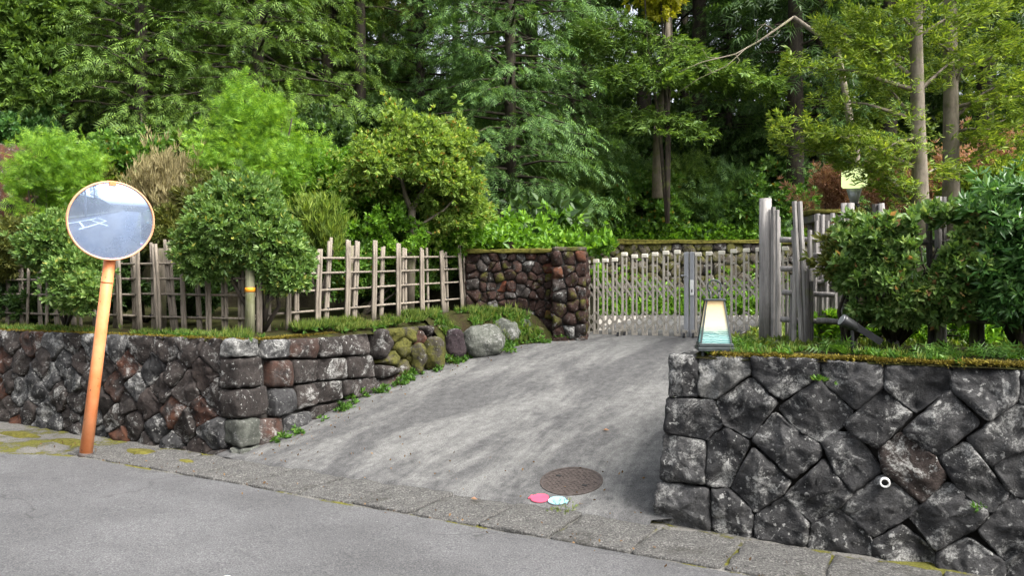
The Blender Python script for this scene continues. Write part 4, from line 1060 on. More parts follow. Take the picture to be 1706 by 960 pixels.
def lump_points(lumps, n_, shell=.55, nz_amp=.28, nz_f=1.6, gapth=-.28, clump=.12, per=9):
    """leafy shoots over a union of noisy ellipsoids: points come in clumps with gaps between them"""
    vol = np.array([(r_[0] * r_[1] + r_[0] * r_[2] + r_[1] * r_[2]) for c_, r_ in lumps]); vol /= vol.sum()
    P = []; D = []
    for (c_, r_), f in zip(lumps, vol):
        k = int(n_ * f / per) + 2; d = nrmz(rng.normal(size=(k, 3)))
        rr = shell + (1 - shell) * rng.random(k) ** .5
        c_ = np.array(c_); r_ = np.array(r_); r_ = np.maximum(r_ * .4, r_ - clump * .75)
        base_ = c_ + d * r_
        am = np.array([1 + nz_amp * (noise.noise(Vector(b) * nz_f) + .7 * noise.noise(Vector(b) * nz_f * 2.9)) for b in base_])
        S_ = c_ + d * r_ * (rr * am)[:, None] * .93; Ds = nrmz(d / r_ * r_.mean() + rng.normal(size=(k, 3)) * .25)
        ln = clump * rng.uniform(.5, 1.5, k) * np.where(rng.random(k) < .12, 1.8, 1)
        u = rng.random((k, per)); off = rng.normal(size=(k, per, 3)) * clump * .42
        q = S_[:, None, :] + Ds[:, None, :] * (u * ln[:, None])[:, :, None] + off * (1.1 - .7 * u)[:, :, None] + np.array([0, 0, .25]) * (u * ln[:, None])[:, :, None]
        P.append(q.reshape(-1, 3)); D.append((Ds[:, None, :] + off / clump * .8).reshape(-1, 3))
    P = np.concatenate(P); D = nrmz(np.concatenate(D))
    keep = np.ones(len(P), bool)
    for c_, r_ in lumps:
        q = np.linalg.norm((P - np.array(c_)) / np.array(r_), axis=1); keep &= q > shell * .75
    gn = np.array([noise.noise(Vector(p) * 2.3 + Vector((9, 3, 1))) for p in P]); keep &= gn > gapth
    return P[keep], D[keep]
def foliage(name, lumps, n_, T, size, mat, parent, out=1.0, upb=.5, jit=.5, clump=None, **kw):
    P, D = lump_points(lumps, n_, clump=clump or size * 1.7, **kw); k = len(P)
    xd = D * out + np.array([0, 0, upb]) + rng.normal(size=(k, 3)) * jit
    V, Fc = scatter(T[0], T[1], P, xd, rng.normal(size=(k, 3)), size * rng.uniform(.7, 1.3, k))
    return mk(name, V, Fc, mat, parent, False)
def stems(name, base_, tips, r0, mat, parent, n_=6):
    mb = MB()
    for tp in tips:
        b = Vector(base_); tp = Vector(tp); m1 = b.lerp(tp, .4) + Vector((random.uniform(-.08, .08), random.uniform(-.08, .08), .03)); m2 = b.lerp(tp, .75) + Vector((random.uniform(-.08, .08), random.uniform(-.08, .08), .02))
        mb.tube([b, m1, m2, tp], [r0, r0 * .75, r0 * .5, r0 * .25], n_, True, .08)
    return mb.build(name, mat, parent, True)
def shrub(name, label, cat, lumps, n_, T, size, mat, base_=None, group=None, stem=.02, bark='bark', **kw):
    c0 = Vector(lumps[0][0]); base_ = Vector(base_) if base_ is not None else Vector((c0.x, c0.y, c0.z - lumps[0][1][2]))
    root = thing(name, label, cat, base_, group)
    foliage('crown', lumps, n_, T, size, M[mat], root, **kw)
    stems('trunk', base_, [l[0] for l in lumps] + [Vector(l[0]) + Vector((random.uniform(-.6, .6) * l[1][0], 0, random.uniform(0, .5) * l[1][2])) for l in lumps], stem, M[bark], root)
    return root
def L(px, py, Y, wpx, hpx, dr=1.0):   # lump from picture-size numbers: centre, half sizes in pixels at depth Y
    c_ = W(px, py, Y); return (tuple(c_), (wpx / F * Y, wpx / F * Y * dr, hpx / F * Y))

# -- left bed shrubs
gb = lambda X, Y: max(G(X, Y), 1.1) if G(X, Y) > 0 else 1.13
shrub('azalea_bush', 'rounded green bush bulging over the fence at the mossy corner post', 'bush',
      [L(400, 385, 8.0, 98, 70, .7), L(345, 425, 7.95, 52, 55, .8), L(455, 425, 7.95, 55, 62, .7), L(405, 345, 8.05, 70, 38, .8), L(485, 455, 7.9, 32, 40, .8)], 7500, TLF, .062, 'l_azalea',
      FC + N * .15 + ZV * 1.13, stem=.03, shell=.6, nz_amp=.3, gapth=-.42)
shrub('azalea_bush', 'dark rounded bush poking through the fence left of the mirror pole', 'bush',
      [L(85, 410, 8.9, 55, 46, .7), L(125, 470, 8.35, 40, 48, .8), L(148, 490, 8.2, 28, 32, .8)], 4200, TLF, .062, 'l_azalea', WX(110, 8.7, 1.13), shell=.6, nz_amp=.3, gapth=-.42)
shrub('heather_bush', 'olive yellow bush at the far left edge behind the fence', 'bush',
      [L(12, 415, 9.6, 45, 50, .8), L(-60, 420, 9.7, 60, 60, .8)], 3500, TNR, .075, 'l_olive', WX(0, 9.7, 1.2), gapth=-.4)
shrub('cloud_pruned_tree', 'small lime-green cloud-pruned tree at left above the mirror', 'tree',
      [L(88, 268, 10.8, 80, 24, .8), L(130, 285, 10.9, 44, 20), L(45, 300, 10.8, 42, 18), L(75, 348, 10.8, 52, 18), L(105, 318, 10.8, 56, 18)], 6000, TSF, .105, 'l_lime', WX(95, 10.8, 1.3), stem=.035, bark='bark_pale', out=.7, upb=.5, gapth=-.3, shell=.45)
shrub('twiggy_shrub', 'dry tan twiggy shrub between the mirror and the lime conifer', 'shrub',
      [L(275, 325, 9.7, 50, 48, .8), L(300, 350, 9.7, 50, 42, .8), L(250, 350, 9.75, 36, 50)], 6500, TBL, .12, 'l_tan', WX(280, 9.8, 1.2), out=.25, upb=1.6, jit=.35, gapth=-.5, shell=.2)
shrub('heather_bush', 'rust tinged bush below the tan twiggy shrub right of the mirror', 'bush',
      [L(285, 395, 9.4, 48, 34, .8), L(345, 330, 9.5, 46, 24, .8)], 3000, TNR, .085, 'l_olive', WX(290, 9.4, 1.15), gapth=-.4)
shrub('lime_conifer', 'bright lime-green garden conifer rising above the azalea', 'tree',
      [L(418, 218, 10.2, 70, 28), L(412, 180, 10.2, 34, 30), L(395, 255, 10.1, 92, 28), L(470, 205, 10.2, 34, 20), L(365, 290, 10.1, 60, 26), L(455, 285, 10.1, 78, 28), L(440, 320, 10.2, 84, 24), L(500, 270, 10.4, 50, 26)], 9500, TSF, .115, 'l_lime', WX(420, 10.3, 1.25), stem=.04, out=.8, upb=.35, gapth=-.24, shell=.45, nz_amp=.38, nz_f=2.2)
shrub('hedge_bush', 'dense bright green hedge mass between the lime conifer and the maple', 'hedge',
      [L(550, 320, 10.7, 95, 80, .7), L(600, 375, 10.4, 95, 62, .7), L(520, 295, 10.7, 60, 50), L(710, 385, 11.0, 95, 62, .6), L(640, 310, 11.3, 100, 60, .6), L(765, 385, 11.3, 55, 52, .7), L(640, 400, 10.4, 90, 40, .6)], 12000, TLB, .062, 'l_bright', WX(590, 11, 1.3), shell=.6, gapth=-.4)
shrub('sprig_shrub', 'thin upright olive sprigs between azalea and driveway fence', 'shrub',
      [L(530, 372, 9.4, 24, 42, 1), L(545, 400, 9.4, 26, 24, 1)], 800, TBL, .12, 'l_rightree', WX(532, 9.3, 1.2), out=.3, upb=1.4, jit=.4, shell=.2)
shrub('azalea_bush', 'shaded green bush low behind the driveway fence', 'bush',
      [L(560, 450, 10.0, 70, 45, .6), L(660, 460, 10.9, 70, 40, .6), L(735, 440, 11.3, 40, 50, .6)], 4500, TLF, .07, 'l_green', WX(600, 10.2, 1.2), gapth=-.3)
shrub('azalea_bush', 'shaded bushes low behind the left street fence', 'bush',
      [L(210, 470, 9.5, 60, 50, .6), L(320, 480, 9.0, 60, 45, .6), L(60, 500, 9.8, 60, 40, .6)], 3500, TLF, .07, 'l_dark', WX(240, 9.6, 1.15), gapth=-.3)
# maple-like tree
mt = thing('maple_tree', 'spreading yellow-green maple with a forked grey trunk behind the driveway fence', 'tree', WX(690, 10.4, 1.2))
mb = MB(); w_ = lambda x, y, Y=10.4: W(x, y, Y)
mb.tube([WX(682, 10.4, 1.15), w_(684, 440), w_(690, 400), w_(686, 370), w_(686, 350)], [.075, .065, .06, .055, .05], 10, True, .08)
for pts_, r_ in (([w_(686, 352), w_(675, 325), w_(668, 295), w_(665, 250)], .042), ([w_(686, 350), w_(700, 325), w_(722, 290), w_(745, 250)], .04), ([w_(686, 390), w_(665, 382), w_(640, 375), w_(610, 360, 10.2)], .022),
                 ([w_(688, 380), w_(705, 372), w_(740, 350), w_(775, 310, 10.6)], .025), ([w_(668, 300), w_(640, 280), w_(600, 260, 10.1)], .02), ([w_(722, 290), w_(700, 250), w_(690, 215)], .02), ([w_(686, 395), w_(710, 385), w_(725, 392)], .014), ([w_(650, 380), w_(640, 392), w_(620, 398)], .01)):
    mb.tube(pts_, [r_ * (1 - .65 * i / (len(pts_) - 1)) for i in range(len(pts_))], 7, True, .08)
mb.build('trunk', M['bark_pale'], mt, True)
foliage('crown', [L(690, 270, 10.3, 105, 46, .9), L(630, 278, 10.1, 72, 38), L(750, 300, 10.4, 62, 52), L(662, 215, 10.4, 26, 46), L(720, 240, 10.3, 62, 32), L(780, 285, 10.5, 40, 48), L(615, 315, 10.3, 62, 30), L(705, 335, 10.9, 80, 34), L(765, 350, 10.6, 55, 36), L(760, 235, 10.4, 24, 34), L(620, 365, 10.9, 55, 34), L(715, 385, 11.0, 60, 28)],
        12500, TLF, .068, M['l_yellowgreen'], mt, out=.8, upb=.1, gapth=-.12, shell=.2, nz_amp=.6, nz_f=2.4, clump=.17)

# -- right side hedges
def Lr(px, py, t, wpx, hpx, dr=.6):
    p = f_r(px, t); return L(px, py, p.y, wpx, hpx, dr)
shrub('hedge_bush', 'leafy yellow-green hedge with broad leaves grown through the right fence', 'hedge',
      [Lr(1442, 445, .75, 44, 46), Lr(1480, 440, .72, 55, 50), Lr(1540, 450, .7, 60, 56), Lr(1450, 492, .72, 42, 32), Lr(1500, 500, .7, 55, 36), Lr(1580, 495, .7, 50, 40), Lr(1590, 440, .66, 64, 58), Lr(1555, 455, .64, 62, 58), Lr(1500, 470, .64, 60, 54), Lr(1562, 412, .7, 66, 58), Lr(1610, 400, .72, 56, 56), Lr(1480, 415, .75, 66, 46), Lr(1520, 420, .75, 60, 40), Lr(1620, 410, .75, 50, 46), Lr(1440, 415, .8, 50, 36), Lr(1422, 465, .75, 30, 40)],
      13500, TLB, .060, 'l_hedge', f_r(1490, 1.05) + ZV * 1.15, stem=.02, shell=.45, gapth=-.30, nz_amp=.28, nz_f=3, clump=.085)
shrub('ivy_shrub', 'olive sprays with reddish tips on the left end of the right hedge', 'shrub',
      [Lr(1408, 440, .8, 22, 38, .8), Lr(1415, 480, .8, 26, 26, .8), Lr(1415, 405, .85, 20, 20, .8), Lr(1530, 390, .85, 40, 14, .8)], 700, TLF, .062, 'l_olive', f_r(1410, .9) + ZV * 1.15, shell=.2, gapth=-.15)
shrub('rhododendron', 'large dark glossy rhododendron at the right edge', 'bush',
      [Lr(1682, 405, .75, 78, 76, .7), Lr(1725, 385, .8, 90, 80, .7), Lr(1655, 450, .75, 50, 60, .7), Lr(1690, 480, .7, 60, 50, .7), Lr(1760, 450, .7, 80, 90, .6)],
      6200, TRH, .075, 'l_gloss', f_r(1700, 1.0) + ZV * 1.15, stem=.035, shell=.6, gapth=-.4, nz_amp=.15, upb=.6, jit=.45)
shrub('golden_shrub', 'yellow-green shrub behind the rhododendron below the right tree', 'shrub',
      [L(1660, 320, 10.5, 70, 32, .7), L(1615, 335, 10.4, 40, 30), L(1700, 300, 10.6, 60, 24)], 3600, TLF, .08, 'l_rightree', WX(1660, 10.6, 1.3), gapth=-.35)
for k, (px, py, Y, wp, hp, lab) in enumerate(((1375, 325, 10.2, 40, 34, 'rust red autumn shrub beside the mossy shelter roof'), (1480, 325, 11.0, 60, 42, 'rust red autumn shrub left of the near right-hand trunk'), (1565, 300, 11.8, 60, 70, 'tall pinkish red autumn shrub between the two right trunks'), (1665, 262, 12.5, 75, 34, 'red-leaved autumn shrub above the golden shrub'))):
    shrub('autumn_shrub', lab, 'shrub', [L(px, py, Y, wp, hp, .8), L(px - wp * .6, py + hp * .5, Y, wp * .6, hp * .5, .8), L(px + wp * .6, py + hp * .4, Y, wp * .6, hp * .6, .8)], 1500, TNR, .075, 'l_red', WX(px, Y, 1.3), 'rust red autumn shrubs', gapth=-.12, shell=.1, upb=.2, nz_amp=.6, clump=.2)
shrub('garden_bush', 'low green bush under the right hedge near the spotlight', 'bush', [Lr(1375, 560, 1.3, 50, 18), Lr(1480, 560, 1.6, 80, 20), Lr(1600, 560, 1.8, 90, 24)], 1700, TLF, .06, 'l_bright', f_r(1450, 1.5) + ZV * 1.15)

# right trees: thin trunks with flat drooping sprays
def spray_tree(label, trunk_pts, radii, branches, n_per, mat, bark, size=.12, thick=.10, T=TLF, name='garden_tree', droop=.25, wid=.33):
    root = thing(name, label, 'tree', trunk_pts[0])
    mb = MB(); mb.tube(trunk_pts, radii, 12, True, .05)
    P = []; X = []
    for (a, b, wfac) in branches:
        a = Vector(a); b = Vector(b); d = b - a; Lb = d.length; mid = a.lerp(b, .5) + ZV * .06 * Lb
        mb.tube([a, mid, b], [.022 + .006 * Lb, .014, .005], 6, True, .05)
        side = Vector((d.y, -d.x, 0)); side = side.normalized() if side.length > .01 else Vector((1, 0, 0))
        k = int(n_per * Lb * wfac)
        u = rng.random(k) ** .8 * 1.05 + .02; v_ = rng.normal(size=k) * wid * wfac * (1.15 - u * .7) 
        c_ = np.array(a)[None] + np.outer(u, np.array(d)) + np.outer(v_, np.array(side)); c_[:, 2] += .06 * Lb * np.sin(np.pi * u.clip(0, 1)) - droop * v_ * v_ + rng.normal(size=k) * thick * .5 + np.array([.12 * noise.noise(Vector(q) * 2) for q in c_])
        gn = np.array([noise.noise(Vector(q) * 3.1) for q in c_]); kp = gn > -.22
        P.append(c_[kp]); dd = np.array(d.normalized())[None] * .8 + np.outer(np.sign(v_), np.array(side)) * .7 + np.array([0, 0, -.25]); X.append((dd + rng.normal(size=dd.shape) * .35)[kp])
    mb.build('trunk', M[bark], root, True)
    P = np.concatenate(P); X = np.concatenate(X); k = len(P)
    up = np.array([0, 0, 1.0]) + rng.normal(size=(k, 3)) * .35
    V, Fc = scatter(T[0], T[1], P, X, up, size * rng.uniform(.7, 1.3, k)); mk('crown', V, Fc, M[mat], root, False)
    return root
TFL = (T_leaves(7, 1, .26, 1.2, 12)[0] * np.array([1, 1, .45]), T_leaves(7, 1, .26, 1.2, 12)[1])
Y1 = 8.8
br = []
rs = random.Random(5)
for (x0, y0, x1, y1, Y2, wf) in ((1525, 130, 1370, 40, 9.2, 1.1), (1525, 150, 1320, 110, 9.0, .9), (1528, 200, 1360, 165, 9.1, 1.0), (1528, 250, 1350, 225, 8.9, 1.0), (1528, 280, 1300, 210, 8.8, .6), (1530, 320, 1300, 240, 9.2, .6), (1530, 330, 1400, 265, 8.9, .9), (1528, 90, 1420, 20, 9.2, 1.2),
        (1530, 210, 1450, 120, 9.3, 1.0), (1530, 60, 1480, 10, 8.6, 1.2), (1530, 60, 1620, 20, 9.2, 1.2), (1532, 150, 1620, 90, 9.4, .9), (1532, 40, 1560, -60, 8.8, 1.4), (1530, 280, 1430, 215, 9.3, 1.0), (1528, 110, 1400, 70, 9.9, 1.1), (1530, 300, 1580, 280, 9.4, .5), (1530, 350, 1430, 300, 9.1, .7), (1530, -50, 1400, -40, 8.8, 1.5), (1530, -80, 1660, -60, 8.8, 1.5), (1528, 230, 1470, 250, 8.5, .6)):
    br.append((W(x0, y0, Y1), W(x1, y1, Y2), wf))
spray_tree('nearer slim garden tree with layered yellow-green sprays, left of the two right trunks', [W(1533, 400, Y1), W(1533, 330, Y1), W(1529, 200, Y1), W(1526, 60, Y1), W(1530, -120, Y1)], [.11, .092, .080, .07, .05], br, 215, 'l_rightree', 'bark_pale', .085, .13, TFL)
br = []
Y1 = 9.8
for (x0, y0, x1, y1, Y2, wf) in ((1583, 250, 1700, 190, 9.9, 1.0), (1583, 290, 1720, 225, 9.4, .9), (1585, 200, 1690, 130, 10.2, 1.1), (1585, 150, 1660, 60, 10.3, 1.3), (1585, 120, 1710, 90, 9.8, 1.3), (1585, 150, 1610, 100, 9.6, .9), (1585, 60, 1680, 10, 9.8, 1.5), (1585, 90, 1560, 70, 9.6, 1.0), (1585, 180, 1740, 160, 9.8, 1.2), (1585, 0, 1640, -50, 9.6, 1.5), (1585, -20, 1740, -20, 9.5, 1.5), (1585, 220, 1650, 215, 9.5, .7)):
    br.append((W(x0, y0, Y1), W(x1, y1, Y2), wf))
spray_tree('thicker garden tree with yellow-green sprays, the right-hand trunk', [W(1584, 400, Y1), W(1584, 300, Y1), W(1584, 170, Y1), W(1582, 0, Y1), W(1590, -120, Y1)], [.12, .10, .088, .08, .06], br, 225, 'l_rightree', 'bark_pale', .085, .13, TFL)

# -- grass, weeds, moss on the beds
def ground_stuff(name, label, fn, n_, T, size, mat, upb=2.0, jit=.5, cat=None):
    P = []
    for _ in range(n_):
        p = fn()
        if p is not None: P.append(tuple(p))
    P = np.array(P); k = len(P); xd = np.array([0, 0, upb]) + rng.normal(size=(k, 3)) * jit
    V, Fc = scatter(T[0], T[1], P, xd, rng.normal(size=(k, 3)), size * rng.uniform(.5, 1.4, k))
    o = mk(name, V, Fc, M[mat], None, False); tag(o, label, cat, None, 'stuff'); return o
def f1():
    s_ = random.uniform(-8, 0) ; t = .13 + abs(random.gauss(0, .13))
    if noise.noise(Vector((s_ * 2.2, t * 2, 0))) < -.15: return None
    return st(s_, t, zl(s_, t))
def f2():
    t = random.uniform(.1, 4.2); s_ = wl(t) - .02 - abs(random.gauss(0, .16)); 
    if noise.noise(Vector((s_ * 2.2, t * 2, 4))) < -.1: return None
    return st(s_, t, zl(s_, t) - (.06 if s_ > wl(t) - .1 and 1.5 < t < 3.3 else 0))
def fbk():
    t = random.uniform(3.2, 4.4); a = random.random(); p = bank(a, t)
    return p + ZV * .01 if noise.noise(Vector((t * 3, a * 3, 7))) > -.1 else None
def f3_():
    s_ = random.uniform(4.25, 9); t = .17 + abs(random.gauss(0, .22))
    if noise.noise(Vector((s_ * 2.2, t * 2, 8))) < -.1: return None
    return st(s_, t, zr(s_, t))
def f3b():
    s_ = random.uniform(4.25, 9); t = random.uniform(.6, 3.5); return st(s_, t, zr(s_, t))
ground_stuff('grass', 'short bright grass along the top of the left street wall', f1, 1500, TBL, .055, 'l_grass', cat='grass')
ground_stuff('grass', 'tufty grass above the driveway side of the left wall', f2, 3000, TBL, .075, 'l_grass', cat='grass')
ground_stuff('ground_cover', 'small leafy weeds along the left bed edge', lambda: f1() if random.random() < .5 else f2(), 1500, TLF, .045, 'l_weed', 1.2, .8, cat='weeds')
ground_stuff('ground_cover', 'leafy weeds along the top of the right wall', f3_, 900, TLF, .045, 'l_weed', 1.2, .8, cat='weeds')
ground_stuff('grass', 'thin grass on the right bed in front of the hedge', f3_, 900, TBL, .05, 'l_grass', cat='grass')
ground_stuff('ground_cover', 'low green ground cover behind the right fence', f3b, 2200, TLF, .05, 'l_grass', 1.0, .9, cat='ground cover')
ground_stuff('weeds', 'weeds and grass on the little bank behind the boulders', fbk, 900, TLF, .055, 'l_weed', 1.0, .8, cat='weeds')
ground_stuff('grass', 'grass hanging over the bank behind the boulders', fbk, 700, TBL, .09, 'l_grass', cat='grass')
def fm_left():
    if random.random() < .55: s_ = random.uniform(-9, -.1); t = .10 + abs(random.gauss(0, .035)); return st(s_, t, 1.105)
    t = random.uniform(.1, 2.6); s_ = -.12 + .05 * t / 2 - abs(random.gauss(0, .03)); return st(s_, t, 1.09)
def fm_right():
    s_ = random.uniform(4.3, 9); t = .15 + random.random() * .07; return st(s_, t, 1.128 + .015 * noise.noise(Vector((s_ * 5, t * 5, 0))))
TM = T_leaves(6, 1, .35, 1.4, 21)
ground_stuff('moss', 'olive moss on the lip of the left walls', fm_left, 4500, TM, .022, 'l_moss', 1, .6, cat='moss')
ground_stuff('moss', 'rusty moss strip on the lip of the right wall', fm_right, 5000, TM, .024, 'l_moss', 1, .6, cat='moss')
def fw():
    t = random.random() ** .8 * 4.4; 
    if noise.noise(Vector((t * 3.3, 2, 0))) < .02: return None
    s_ = lb(t) + random.gauss(.02, .035); return st(s_, t, zdrive(s_, t) + .02 + abs(random.gauss(0, .03)))
ground_stuff('weeds', 'scattered weeds along the foot of the left wall beside the driveway', fw, 700, TLF, .045, 'l_weed', .9, .8, cat='weeds')
# individual weed plants
def weed(label, p, r_, n_, T=TLF, mat='l_weed', size=.06, name='weed_plant', hgt=1.0):
    P = np.array(p) + rng.normal(size=(n_, 3)) * np.array([r_, r_, r_ * .35 * hgt]); P[:, 2] = p[2] + np.abs(P[:, 2] - p[2])
    xd = (P - np.array(p)) / r_ * .6 + np.array([0, 0, .9]) + rng.normal(size=(n_, 3)) * .4
    V, Fc = scatter(T[0], T[1], P, xd, rng.normal(size=(n_, 3)), size * rng.uniform(.6, 1.3, n_))
    return tag(mk(name, V, Fc, M[mat], None, False), label, 'plant', 'weeds rooted at the edges of stone and concrete')
for lab, px, py, r_, n_ in (('clump of weeds at the foot of the red pier', 915, 562, .12, 60), ('weed clump to the right end of the boulder row', 938, 565, .09, 40), ('grassy clump between the mossy and purple boulders', 748, 602, .10, 60), ('weed below the largest grey boulder', 838, 588, .07, 25),
                            ('weed clump halfway up the left wall foot', 590, 662, .08, 40), ('weed clump at the foot of the wall below the brown stones', 678, 625, .10, 60)):
    s_, t, z = edge_pt(px, py); weed(lab, st(s_ - .03, t, z), r_, n_)
s_, t, z = edge_pt(942, 852); weed('yellowing weed growing in the kerb joint below the blue mark', st(s_ + .02, LIP - .05, zroad(3.1) + .03), .06, 34, TBL, 'l_grass', .035)
s4 = px_to_right(1372, 638); weed('small bright weed in a joint near the top of the right wall', f_right(*s4) + nr * .01, .025, 8, size=.04)
s4 = px_to_right(1636, 850); weed('tiny weed in a lower joint of the right wall', f_right(*s4) + nr * .01, .02, 6, size=.035)
for k, (px, t, lab) in enumerate(((1388, .42, 'fern clump on the bed left of the spotlight'), (1240, .5, 'fern clump beside the lantern'), (1560, .4, 'fern clump on the bed under the hedge'), (1660, .4, 'fern clump near the right edge of the bed'))):
    p = f_r(px, t); weed(lab, p + ZV * zr(*inv(p)), .05, 26, TSF, 'l_weed', .10, 'fern')
for k, (px, py, lab) in enumerate(((790, 836, 'curled brown leaf lying on the driveway lip'), (1010, 720, 'dark dry leaf on the driveway'))):
    s_, t, z = edge_pt(px, py); p = st(s_, t, zdrive(s_, t) + .045); a = U * .03; b = N * .02
    V = [p - a, p - a * .3 + b + ZV * .012, p + a, p - a * .3 - b + ZV * .012, p - ZV * .003]; tag(mk('fallen_leaf', V, [(0, 1, 4), (1, 2, 4), (2, 3, 4), (3, 0, 4)], M['l_red'], None, False), lab, 'leaf')
for (px, py, r_, lab) in ((240, 778, .022, 'white pebble on the asphalt near the mirror pole'), (378, 957, .025, 'pale pebble at the bottom edge of the road')):
    Yp = 1265 * 1.61 / (py - 480); p = WX(px, Yp, 0); p.z = zroad(inv(p)[0]) + .008
    V, Fc = rocky_box(p, Vector((r_, 0, 0)), Vector((0, r_ * .7, 0)), ZV * r_ * .4, 4, .004, 2.5, 3); tag(mk('pebble', V, Fc, M['white']), lab, 'pebble')
TLIT = (np.array([(0, 0, 0), (.5, .3, .1), (1, 0, 0), (.5, -.3, .08)], float), np.array([(0, 1, 2), (0, 2, 3)]))
def flit():
    k = random.random()
    if k < .45: t = random.uniform(0, 4.6); s_ = lb(t) + abs(random.gauss(0, .16)); return st(s_, t, zdrive(s_, t) + .036)
    if k < .8: s_ = random.uniform(-4, 7); t = FR + random.gauss(.05, .12); return st(s_, t, zroad(s_) + .03)
    s_ = random.uniform(0, 4); t = LIP + abs(random.gauss(0, .5)); return st(s_, t, zdrive(s_, max(t, LIP)) + .036)
o = ground_stuff('leaf_litter', 'small dry leaf bits gathered along the driveway edges and kerb', flit, 420, TLIT, .024, 'l_litter', .15, 1.0, cat='leaf litter')
# moss patches in the gutter by the pole
for k, (px, py, rx, ry, lab) in enumerate(((235, 752, .25, .10, 'flat moss patch right of the mirror pole'), (120, 738, .30, .11, 'flat moss patch left of the mirror pole'), (30, 728, .3, .10, 'flat moss patch at the left edge of the gutter'), (310, 766, .12, .05, 'small moss patch between gutter blocks'))):
    Yp = 1265 * 1.56 / (py - 480); p = WX(px, Yp, 0); s0, t0 = inv(p); n_ = 26; V = [st(s0, t0, zroad(s0) + .03)]
    for r_, h in ((.6, .026), (1, .0)):
        for i in range(n_): a = 2 * math.pi * i / n_; q = r_ * (1 + .3 * noise.noise(Vector((math.cos(a) * 1.5 + k * 5, math.sin(a) * 1.5, 0))));  V.append(st(s0 + math.cos(a) * rx * q, t0 + math.sin(a) * ry * q, zroad(s0) + h + .002))
    Fc = [(0, 1 + i, 1 + (i + 1) % n_) for i in range(n_)] + [(1 + i, 1 + n_ + i, 1 + n_ + (i + 1) % n_, 1 + (i + 1) % n_) for i in range(n_)]
    tag(mk('moss_patch', V, Fc, M['moss']), lab, 'moss')

# ------------------------------------------------------------ forest
def conifer_mesh(H, z0_, Rd, nb, size, seed, cone=.75, droop=.35, dens=1.0):
    r_ = np.random.default_rng(seed); P = []; X = []; wood = []
    for i in range(nb):
        f = (i + r_.random()) / nb; z = z0_ + (H - z0_) * f; Lb = Rd * ((1 - f) ** cone) * r_.uniform(.6, 1.12) + .25
        az = i * 2.4 + r_.uniform(-.4, .4); rise = r_.uniform(-.05, .3); dh = np.array([math.cos(az), math.sin(az), 0]); sdv = np.array([-dh[1], dh[0], 0])
        cur = lambda u: dh * Lb * u + np.array([0, 0, z + Lb * (rise * u - droop * u * u)])
        wood.append([cur(u) for u in (0, .35, .7)]); nbl = max(4, int(Lb / .14 * dens))
        for k in range(nbl):
            u = .10 + .90 * (k + r_.random()) / nbl; sg = 1 if k % 2 else -1; ll = (.2 + .42 * Lb * (1.05 - u)) * r_.uniform(.7, 1.2)
            an = r_.uniform(.6, 1.15); bd = dh * math.cos(an) + sdv * sg * math.sin(an); ns = max(2, int(ll / .10))
            vv = (np.arange(ns) + r_.random(ns)) / ns
            pts = cur(u)[None] + np.outer(vv * ll, bd) + r_.normal(size=(ns, 3)) * .03 + r_.normal(size=3) * .04; pts[:, 2] -= .55 * (vv * ll) ** 2
            P.append(pts); X.append(np.tile(bd + np.array([0, 0, -.45]), (ns, 1)) + r_.normal(size=(ns, 3)) * .35)
        P.append(np.array([cur(1.0)])); X.append(np.array([dh + np.array([0, 0, -.2])]))
    P = np.concatenate(P); X = np.concatenate(X)
    gn = np.array([noise.noise(Vector(p) * 1.15 + Vector((seed, 0, 0))) + .4 * noise.noise(Vector(p) * 3) for p in P]); P = P[gn > -.2]; X = X[gn > -.2]; k = len(P)
    V, Fc = scatter(TS[0], TS[1], P, X, np.array([0, 0, 1.0]) + r_.normal(size=(k, 3)) * .38, size * r_.uniform(.7, 1.35, k))
    return V, Fc, wood
CACHE = {}
def conifer(label, px, Y, H, z0_, Rd, nb, size, mat, seed, tr=.12, group='forest conifers on the slope', name='conifer_tree', lean=0, rot=0, scl=1.0, **kw):
    """conifers with the same seed share one crown and one trunk mesh"""
    b = WX(px, Y, 0); b.z = max(G(b.x, b.y), 1.0) - .1
    root = thing(name, label, 'tree', b, group)
    if seed not in CACHE:
        V, Fc, wood = conifer_mesh(H, z0_, Rd, nb, size, seed, **kw)
        mb = MB(); mb.tube([Vector((0, 0, h)) for h in (0, H * .25, H * .5, H * .75, H * .97)], [tr * 1.15, tr, tr * .8, tr * .5, tr * .15], 10, True, .06)
        for wl_ in wood: mb.tube(wl_, [.035, .022, .01], 5, False)
        c_ = mk('crown', V + np.array(b), Fc, M[mat], root, False)
        t_ = mk('trunk', np.array([tuple(v_) for v_ in mb.v]) + np.array(b), mb.f, M['bark'], root, True)
        CACHE[seed] = (c_, t_)
    else:
        for src in CACHE[seed]: o = src.copy(); link(o, root)
    root.rotation_euler = (0, 0, rot); root.scale = (scl, scl, scl)
    return root
def zat(py, Y): return 1.6 + (480 - py) / F * Y
conifer('big green hinoki cypress whose skirts hang above the lime conifer', 430, 15.0, 13, 2.5, 2.6, 190, .20, 'l_hinoki', 1)
conifer('green hinoki cypress with a drooping branch above the mirror', 235, 14.2, 12, 2.4, 2.3, 160, .20, 'l_hinoki', 2)
conifer('green hinoki cypress filling the upper left above the mirror', 110, 16.2, 13, 2.5, 2.6, 190, .20, 'l_hinoki', 1, rot=2.1, scl=1.05)
conifer('green hinoki cypress in the second row above the lime conifer', 335, 17.6, 12, 2.4, 2.3, 160, .20, 'l_hinoki', 2, rot=1.2, scl=1.25)
conifer('green hinoki cypress in the second row above the small maple', 545, 17.0, 12, 2.4, 2.3, 160, .20, 'l_hinoki', 2, rot=4.0, scl=1.05)
conifer('broad blue-green hinoki cypress at the centre behind the red wall', 850, 16.0, 13, .1, 2.5, 230, .21, 'l_hinoki_blue', 3, cone=.5)
